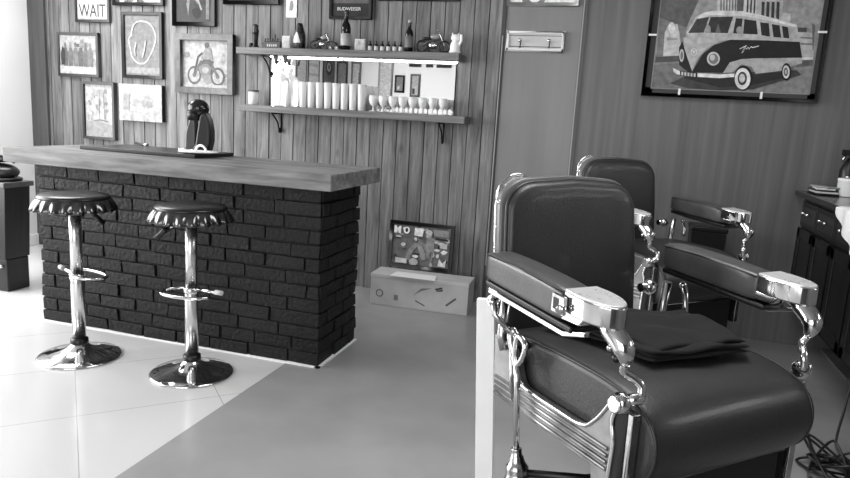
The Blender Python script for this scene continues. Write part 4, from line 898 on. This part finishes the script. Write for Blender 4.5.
    b.tube(smooth_pts([(0.155, yl, 0.765), (0.178, yl, 0.79), (0.19, yl, 0.825), (0.178, yl, 0.842), (0.155, yl, 0.845), (0.148, yl, 0.815), (0.15, yl, 0.785), (0.155, yl, 0.765)], 4), 0.008, chrome, 10, M=SL)
    b.tube(smooth_pts([(0.15, yl + .01, 0.75), (0.125, yl + .01, 0.79), (0.105, yl + .01, 0.835), (0.12, yl + .01, 0.85), (0.14, yl + .01, 0.83)], 4), 0.0085, chrome, 10, M=SL)
    b.ball((0.128, yl + .005, 0.85), 0.011, chrome, SL, 12, 8); b.tube([(0.11, yl + .015, 0.80), (0.115, yl + .02, 0.70), (0.12, yl + .03, 0.65)], 0.006, chrome_worn, 8, M=SL)
    b.tube([(0.135, yl, 0.85), (0.135, -0.3, 0.80)], 0.008, chrome_worn, 8, M=SL); b.build('lever_fork', t)
    b = MB(); b.tube([(0.205, yl, 0.495), (0.3, -0.22, 0.5), (0.34, -0.12, 0.51)], 0.0105, black, 10, M=SL); b.tube([(0.34, -0.12, 0.45), (0.34, -0.12, 0.56)], 0.02, ironm, 12, M=SL); b.build('lever_linkage', t)
    # footrest out in front
    b = MB()
    for q in (-0.17, 0.17): b.tube(smooth_pts([(0.42, q, 0.45), (0.52, q, 0.36), (0.6, q, 0.24), (0.66, q, 0.2)]), 0.014, ironm, 10, M=S)
    b.build('footrest_arms', t)
    b = MB(); b.box((0.62, -0.2, 0.17), (0.8, 0.2, 0.195), chrome_worn, S); b.build('footrest', t, bevel=0.01)
    return t
def cpos(px, py, th, lx=0.25): return (px + lx * math.cos(th), py + lx * math.sin(th))
th1 = math.radians(-45.94)
x, y = cpos(-0.075, 1.934, th1)
barber_chair('nearest vintage leather barber chair with a folded black cape on its seat', x, y, th1)
x, y = cpos(0.028, 3.578, -0.829)
barber_chair('farther vintage leather barber chair partly hidden behind the nearest one', x, y, -0.829)

# folded cape on the near seat
t = thing('folded_cape', 'folded black barber cape lying on the seat of the nearest chair', 'cape', (-0.075, 1.934, 0), th1)
b = MB(); A, B, D, E_ = (0.03, -0.17), (0.37, -0.1), (0.40, 0.19), (0.13, 0.25)
NL = 4
for k in range(NL):
    rs = random.Random(k); z0 = 0.815 + k * 0.0085; jx = [rs.uniform(-0.012, 0.012) for _ in range(8)]; ph = rs.uniform(0, 6)
    def P(u, v, k=k, jx=jx, ph=ph):
        x_ = (A[0] * (1 - u) + B[0] * u) * (1 - v) + (E_[0] * (1 - u) + D[0] * u) * v
        y_ = (A[1] * (1 - u) + B[1] * u) * (1 - v) + (E_[1] * (1 - u) + D[1] * u) * v
        return x_ + jx[0] * u + jx[1] * (1 - u) + 0.005 * math.sin(9 * v + ph), y_ + jx[2] * v + jx[3] * (1 - v) + 0.005 * math.sin(8 * u + ph)
    n = 26
    def zz(u, v, k=k, ph=ph):
        e = min(u, 1 - u, v, 1 - v); rr = min(1, e / 0.08); rr = math.sqrt(max(0, 1 - (1 - rr) ** 2))
        return rr, 0.0035 * math.sin(11 * v + 4 * u + ph) * (k / 3) + 0.0022 * math.sin(17 * u + ph) + 0.003 * math.sin(6 * v - 9 * u)
    def topf(u, v): 
        p = P(u, v); r_, wv = zz(u, v); return (p[0], p[1], z0 + 0.0055 + 0.006 * r_ + wv + (0.008 * k / 3) * (1 - abs(2 * u - 1)))
    def botf(u, v):
        p = P(u, v); r_, wv = zz(u, v); return (p[0], p[1], z0 + 0.0055 - 0.005 * r_ + wv + (0.008 * k / 3) * (1 - abs(2 * u - 1)))
    b.grid(topf, n, n, cloth); b.grid(botf, n, n, cloth)
b.build('cloth_layers', t)

# ------------------------------------------------------------------ white post left of the chair
t = thing('white_post', 'narrow upright white board standing at the back left of the nearest barber chair', 'post', (-0.352, 2.1, 0)); t.rotation_euler = (0, -0.062, 0)
b = MB(); b.box((-0.03, -0.012, 0), (0.03, 0.012, 0.78), mottled('white_board', 240, 248, rough=0.5)); b.build('board', t, bevel=0.002)
b = MB(); b.box((-0.11, -0.06, 0), (0.05, 0.06, 0.012), white); b.build('foot', t, bevel=0.003)

# ------------------------------------------------------------------ dark bin by the wall
t = thing('waste_bin', 'black bin against the wall seen through the farther chair armrest', 'bin', (0.53, 4.62, 0))
b = MB(); 
def sq(s, z): return [(-0.105 * s, -0.1 * s, z), (0.105 * s, -0.1 * s, z), (0.105 * s, 0.1 * s, z), (-0.105 * s, 0.1 * s, z)]
vs_ = sq(.85, 0) + sq(1, .74) + sq(.93, .74) + sq(.8, .02)
b.add(vs_, [(3, 2, 1, 0)] + [(i * 4 + j, i * 4 + (j + 1) % 4, (i + 1) * 4 + (j + 1) % 4, (i + 1) * 4 + j) for i in range(3) for j in range(4)] + [(12, 13, 14, 15)], black); b.build('bin_body', t, bevel=0.004)
b = MB(); b.box((-0.112, -0.107, 0.74), (0.112, 0.107, 0.775), black); b.build('lid', t, bevel=0.01)

# ------------------------------------------------------------------ right cabinet
t = thing('wash_cabinet', 'dark wooden cabinet with brass knobbed drawers along the right wall', 'cabinet', (1.4, 4.05, 0)); M = rel(t)
b = MB(); b.box((1.1, 3.2, 0.3), (1.7, 4.79, 1.0), dark_wood, M); b.build('body', t, bevel=0.006)
b = MB(); b.box((1.52, 3.25, 0.0), (1.69, 4.78, 0.3), dark_wood, M); b.build('plinth', t)
b = MB(); b.box((1.04, 3.18, 1.0), (1.71, 4.8, 1.03), mottled('dark_glossy_top', 24, 40, rough=0.15), M); b.build('top', t, bevel=0.005)
for k in range(4):
    y0 = 4.76 - 0.385 * (k + 1); 
    b = MB(); b.box((1.082, y0, 0.82), (1.1, y0 + 0.365, 0.97), dark_wood, M); b.box((1.078, y0 + .03, 0.845), (1.084, y0 + 0.335, 0.945), mottled('dark_drawer_panel', 34, 50, (30, 30, 2), rough=0.4), M); d = b.build('drawer', t, bevel=0.004)
    b = MB(); 
    for q in (0.13, 0.235): b.ball((1.062, y0 + q, 0.905), 0.012, chrome, M, 12, 8)
    b.tube([(1.062, y0 + .13, 0.905), (1.062, y0 + 0.235, 0.905)], 0.004, chrome_worn, 8, M=M); b.tube([(1.08, y0 + .18, 0.905), (1.06, y0 + 0.18, 0.905)], 0.005, chrome_worn, 8, M=M); b.build('handle', d)
    b = MB(); b.box((1.082, y0, 0.32), (1.1, y0 + 0.365, 0.8), dark_wood, M)
    b.box((1.074, y0, 0.74), (1.084, y0 + 0.365, 0.8), dark_wood, M); b.box((1.074, y0, 0.32), (1.084, y0 + 0.365, 0.38), dark_wood, M); b.box((1.074, y0, 0.32), (1.084, y0 + 0.06, 0.8), dark_wood, M); b.box((1.074, y0 + .305, 0.32), (1.084, y0 + 0.365, 0.8), dark_wood, M)
    b.build('cabinet_door', t, bevel=0.004)
t = thing('floor_strip', 'grey metal strip lying on the floor beneath the raised right cabinet', 'strip', (1.36, 4.5, 0))
b = MB(); b.box((-0.035, -0.28, 0), (0.035, 0.28, 0.015), mat('strip_metal', 120, 0.3, metal=0.5)); b.build('strip_body', t, bevel=0.003)
for k, (dy, g, rz, w_) in enumerate(((0, 30, 0.1, .2), (0.0, 200, 0.0, .2), (0.02, 60, 0.2, .18), (0.0, 215, -0.1, .17), (-0.02, 150, 0.35, .12))):
    t = thing('magazine', ['black magazine at the bottom of the pile on the right cabinet', 'white magazine second from the bottom of the pile on the right cabinet', 'dark magazine in the middle of the pile on the right cabinet', 'pale magazine second from the top of the pile on the right cabinet', 'small grey booklet topmost on the pile on the right cabinet'][k], 'magazine', (1.15, 4.60 + dy * .5, 1.031 + k * 0.0105), rz + PI / 2, 'magazines piled on the cabinet')
    b = MB(); b.box((-0.085, -w_ * .3, 0), (0.085, w_ * .3, 0.0095), grey(g)); b.build('pages', t, bevel=0.002)
t = thing('spray_bottle', 'dark spray bottle standing behind the white tub on the right cabinet', 'bottle', (1.3, 4.72, 1.031))
b = MB(); b.lathe([(0.045, 0), (0.05, 0.01), (0.05, 0.15), (0.03, 0.2), (0.02, 0.22)], black, 24); b.build('body', t)
b = MB(); b.box((-0.05, -0.015, 0.24), (0.04, 0.015, 0.275), black); b.tube([(0, 0, 0.215), (0, 0, 0.25)], 0.014, black, 10); b.tube([(-0.03, 0, 0.245), (-0.045, 0, 0.2)], 0.006, chrome, 8); b.build('trigger_head', t)
t = thing('tub', 'white round tub on the right cabinet at the edge of the photo', 'tub', (1.275, 4.56, 1.031))
b = MB(); b.lathe([(0.06, 0), (0.065, 0.005), (0.065, 0.09), (0.067, 0.092), (0.067, 0.105), (0.06, 0.108)], white, 32); b.build('body', t)
b = MB(); b.ball((-0.02, 0, 0.115), 0.012, chrome); b.build('lid_knob', t)
t = thing('hanging_towel', 'white towel hanging over the edge of the right cabinet', 'towel', (1.03, 3.55, 1.0))
def tw(side):
    def f(u, v):
        y_ = -0.19 + 0.36 * u; L = 0.03 + 0.17 * max(0, 1 - u) ** 0.8
        if v < 0.35: return (0.12 - 0.14 * v / 0.35, y_, 0.036 + side)
        k = (v - 0.35) / 0.65; a = min(1, k * 6)
        return (-0.02 - 0.008 * math.sin(14 * u) - side * 1.0, y_, 0.036 - L * k)
    return f
b = MB(); b.grid(tw(0), 30, 20, white); b.grid(tw(0.006), 30, 20, white); b.build('towel_cloth', t)
# cable tangle
t = thing('cable_tangle', 'loose tangle of black cable on the floor at the lower right', 'cable', (0.93, 2.93, 0))
rs = random.Random(5); pts = [(0.11, 0.3, 0.34), (0.09, 0.27, 0.2), (0.06, 0.2, 0.05), (0.1, 0.12, 0.02)]
for k in range(22):
    a = k * 2.25; r = 0.06 + 0.075 * rs.random(); pts.append((r * math.cos(a) * 1.0, r * math.sin(a) * 1.2, 0.012 + 0.11 * rs.random() * (k % 2)))
pts += [(0.1, 0.0, 0.012), (0.2, -0.02, 0.012)]
b = MB(); b.tube(smooth_pts(pts, 6), 0.0055, black, 8); b.build('cable', t)
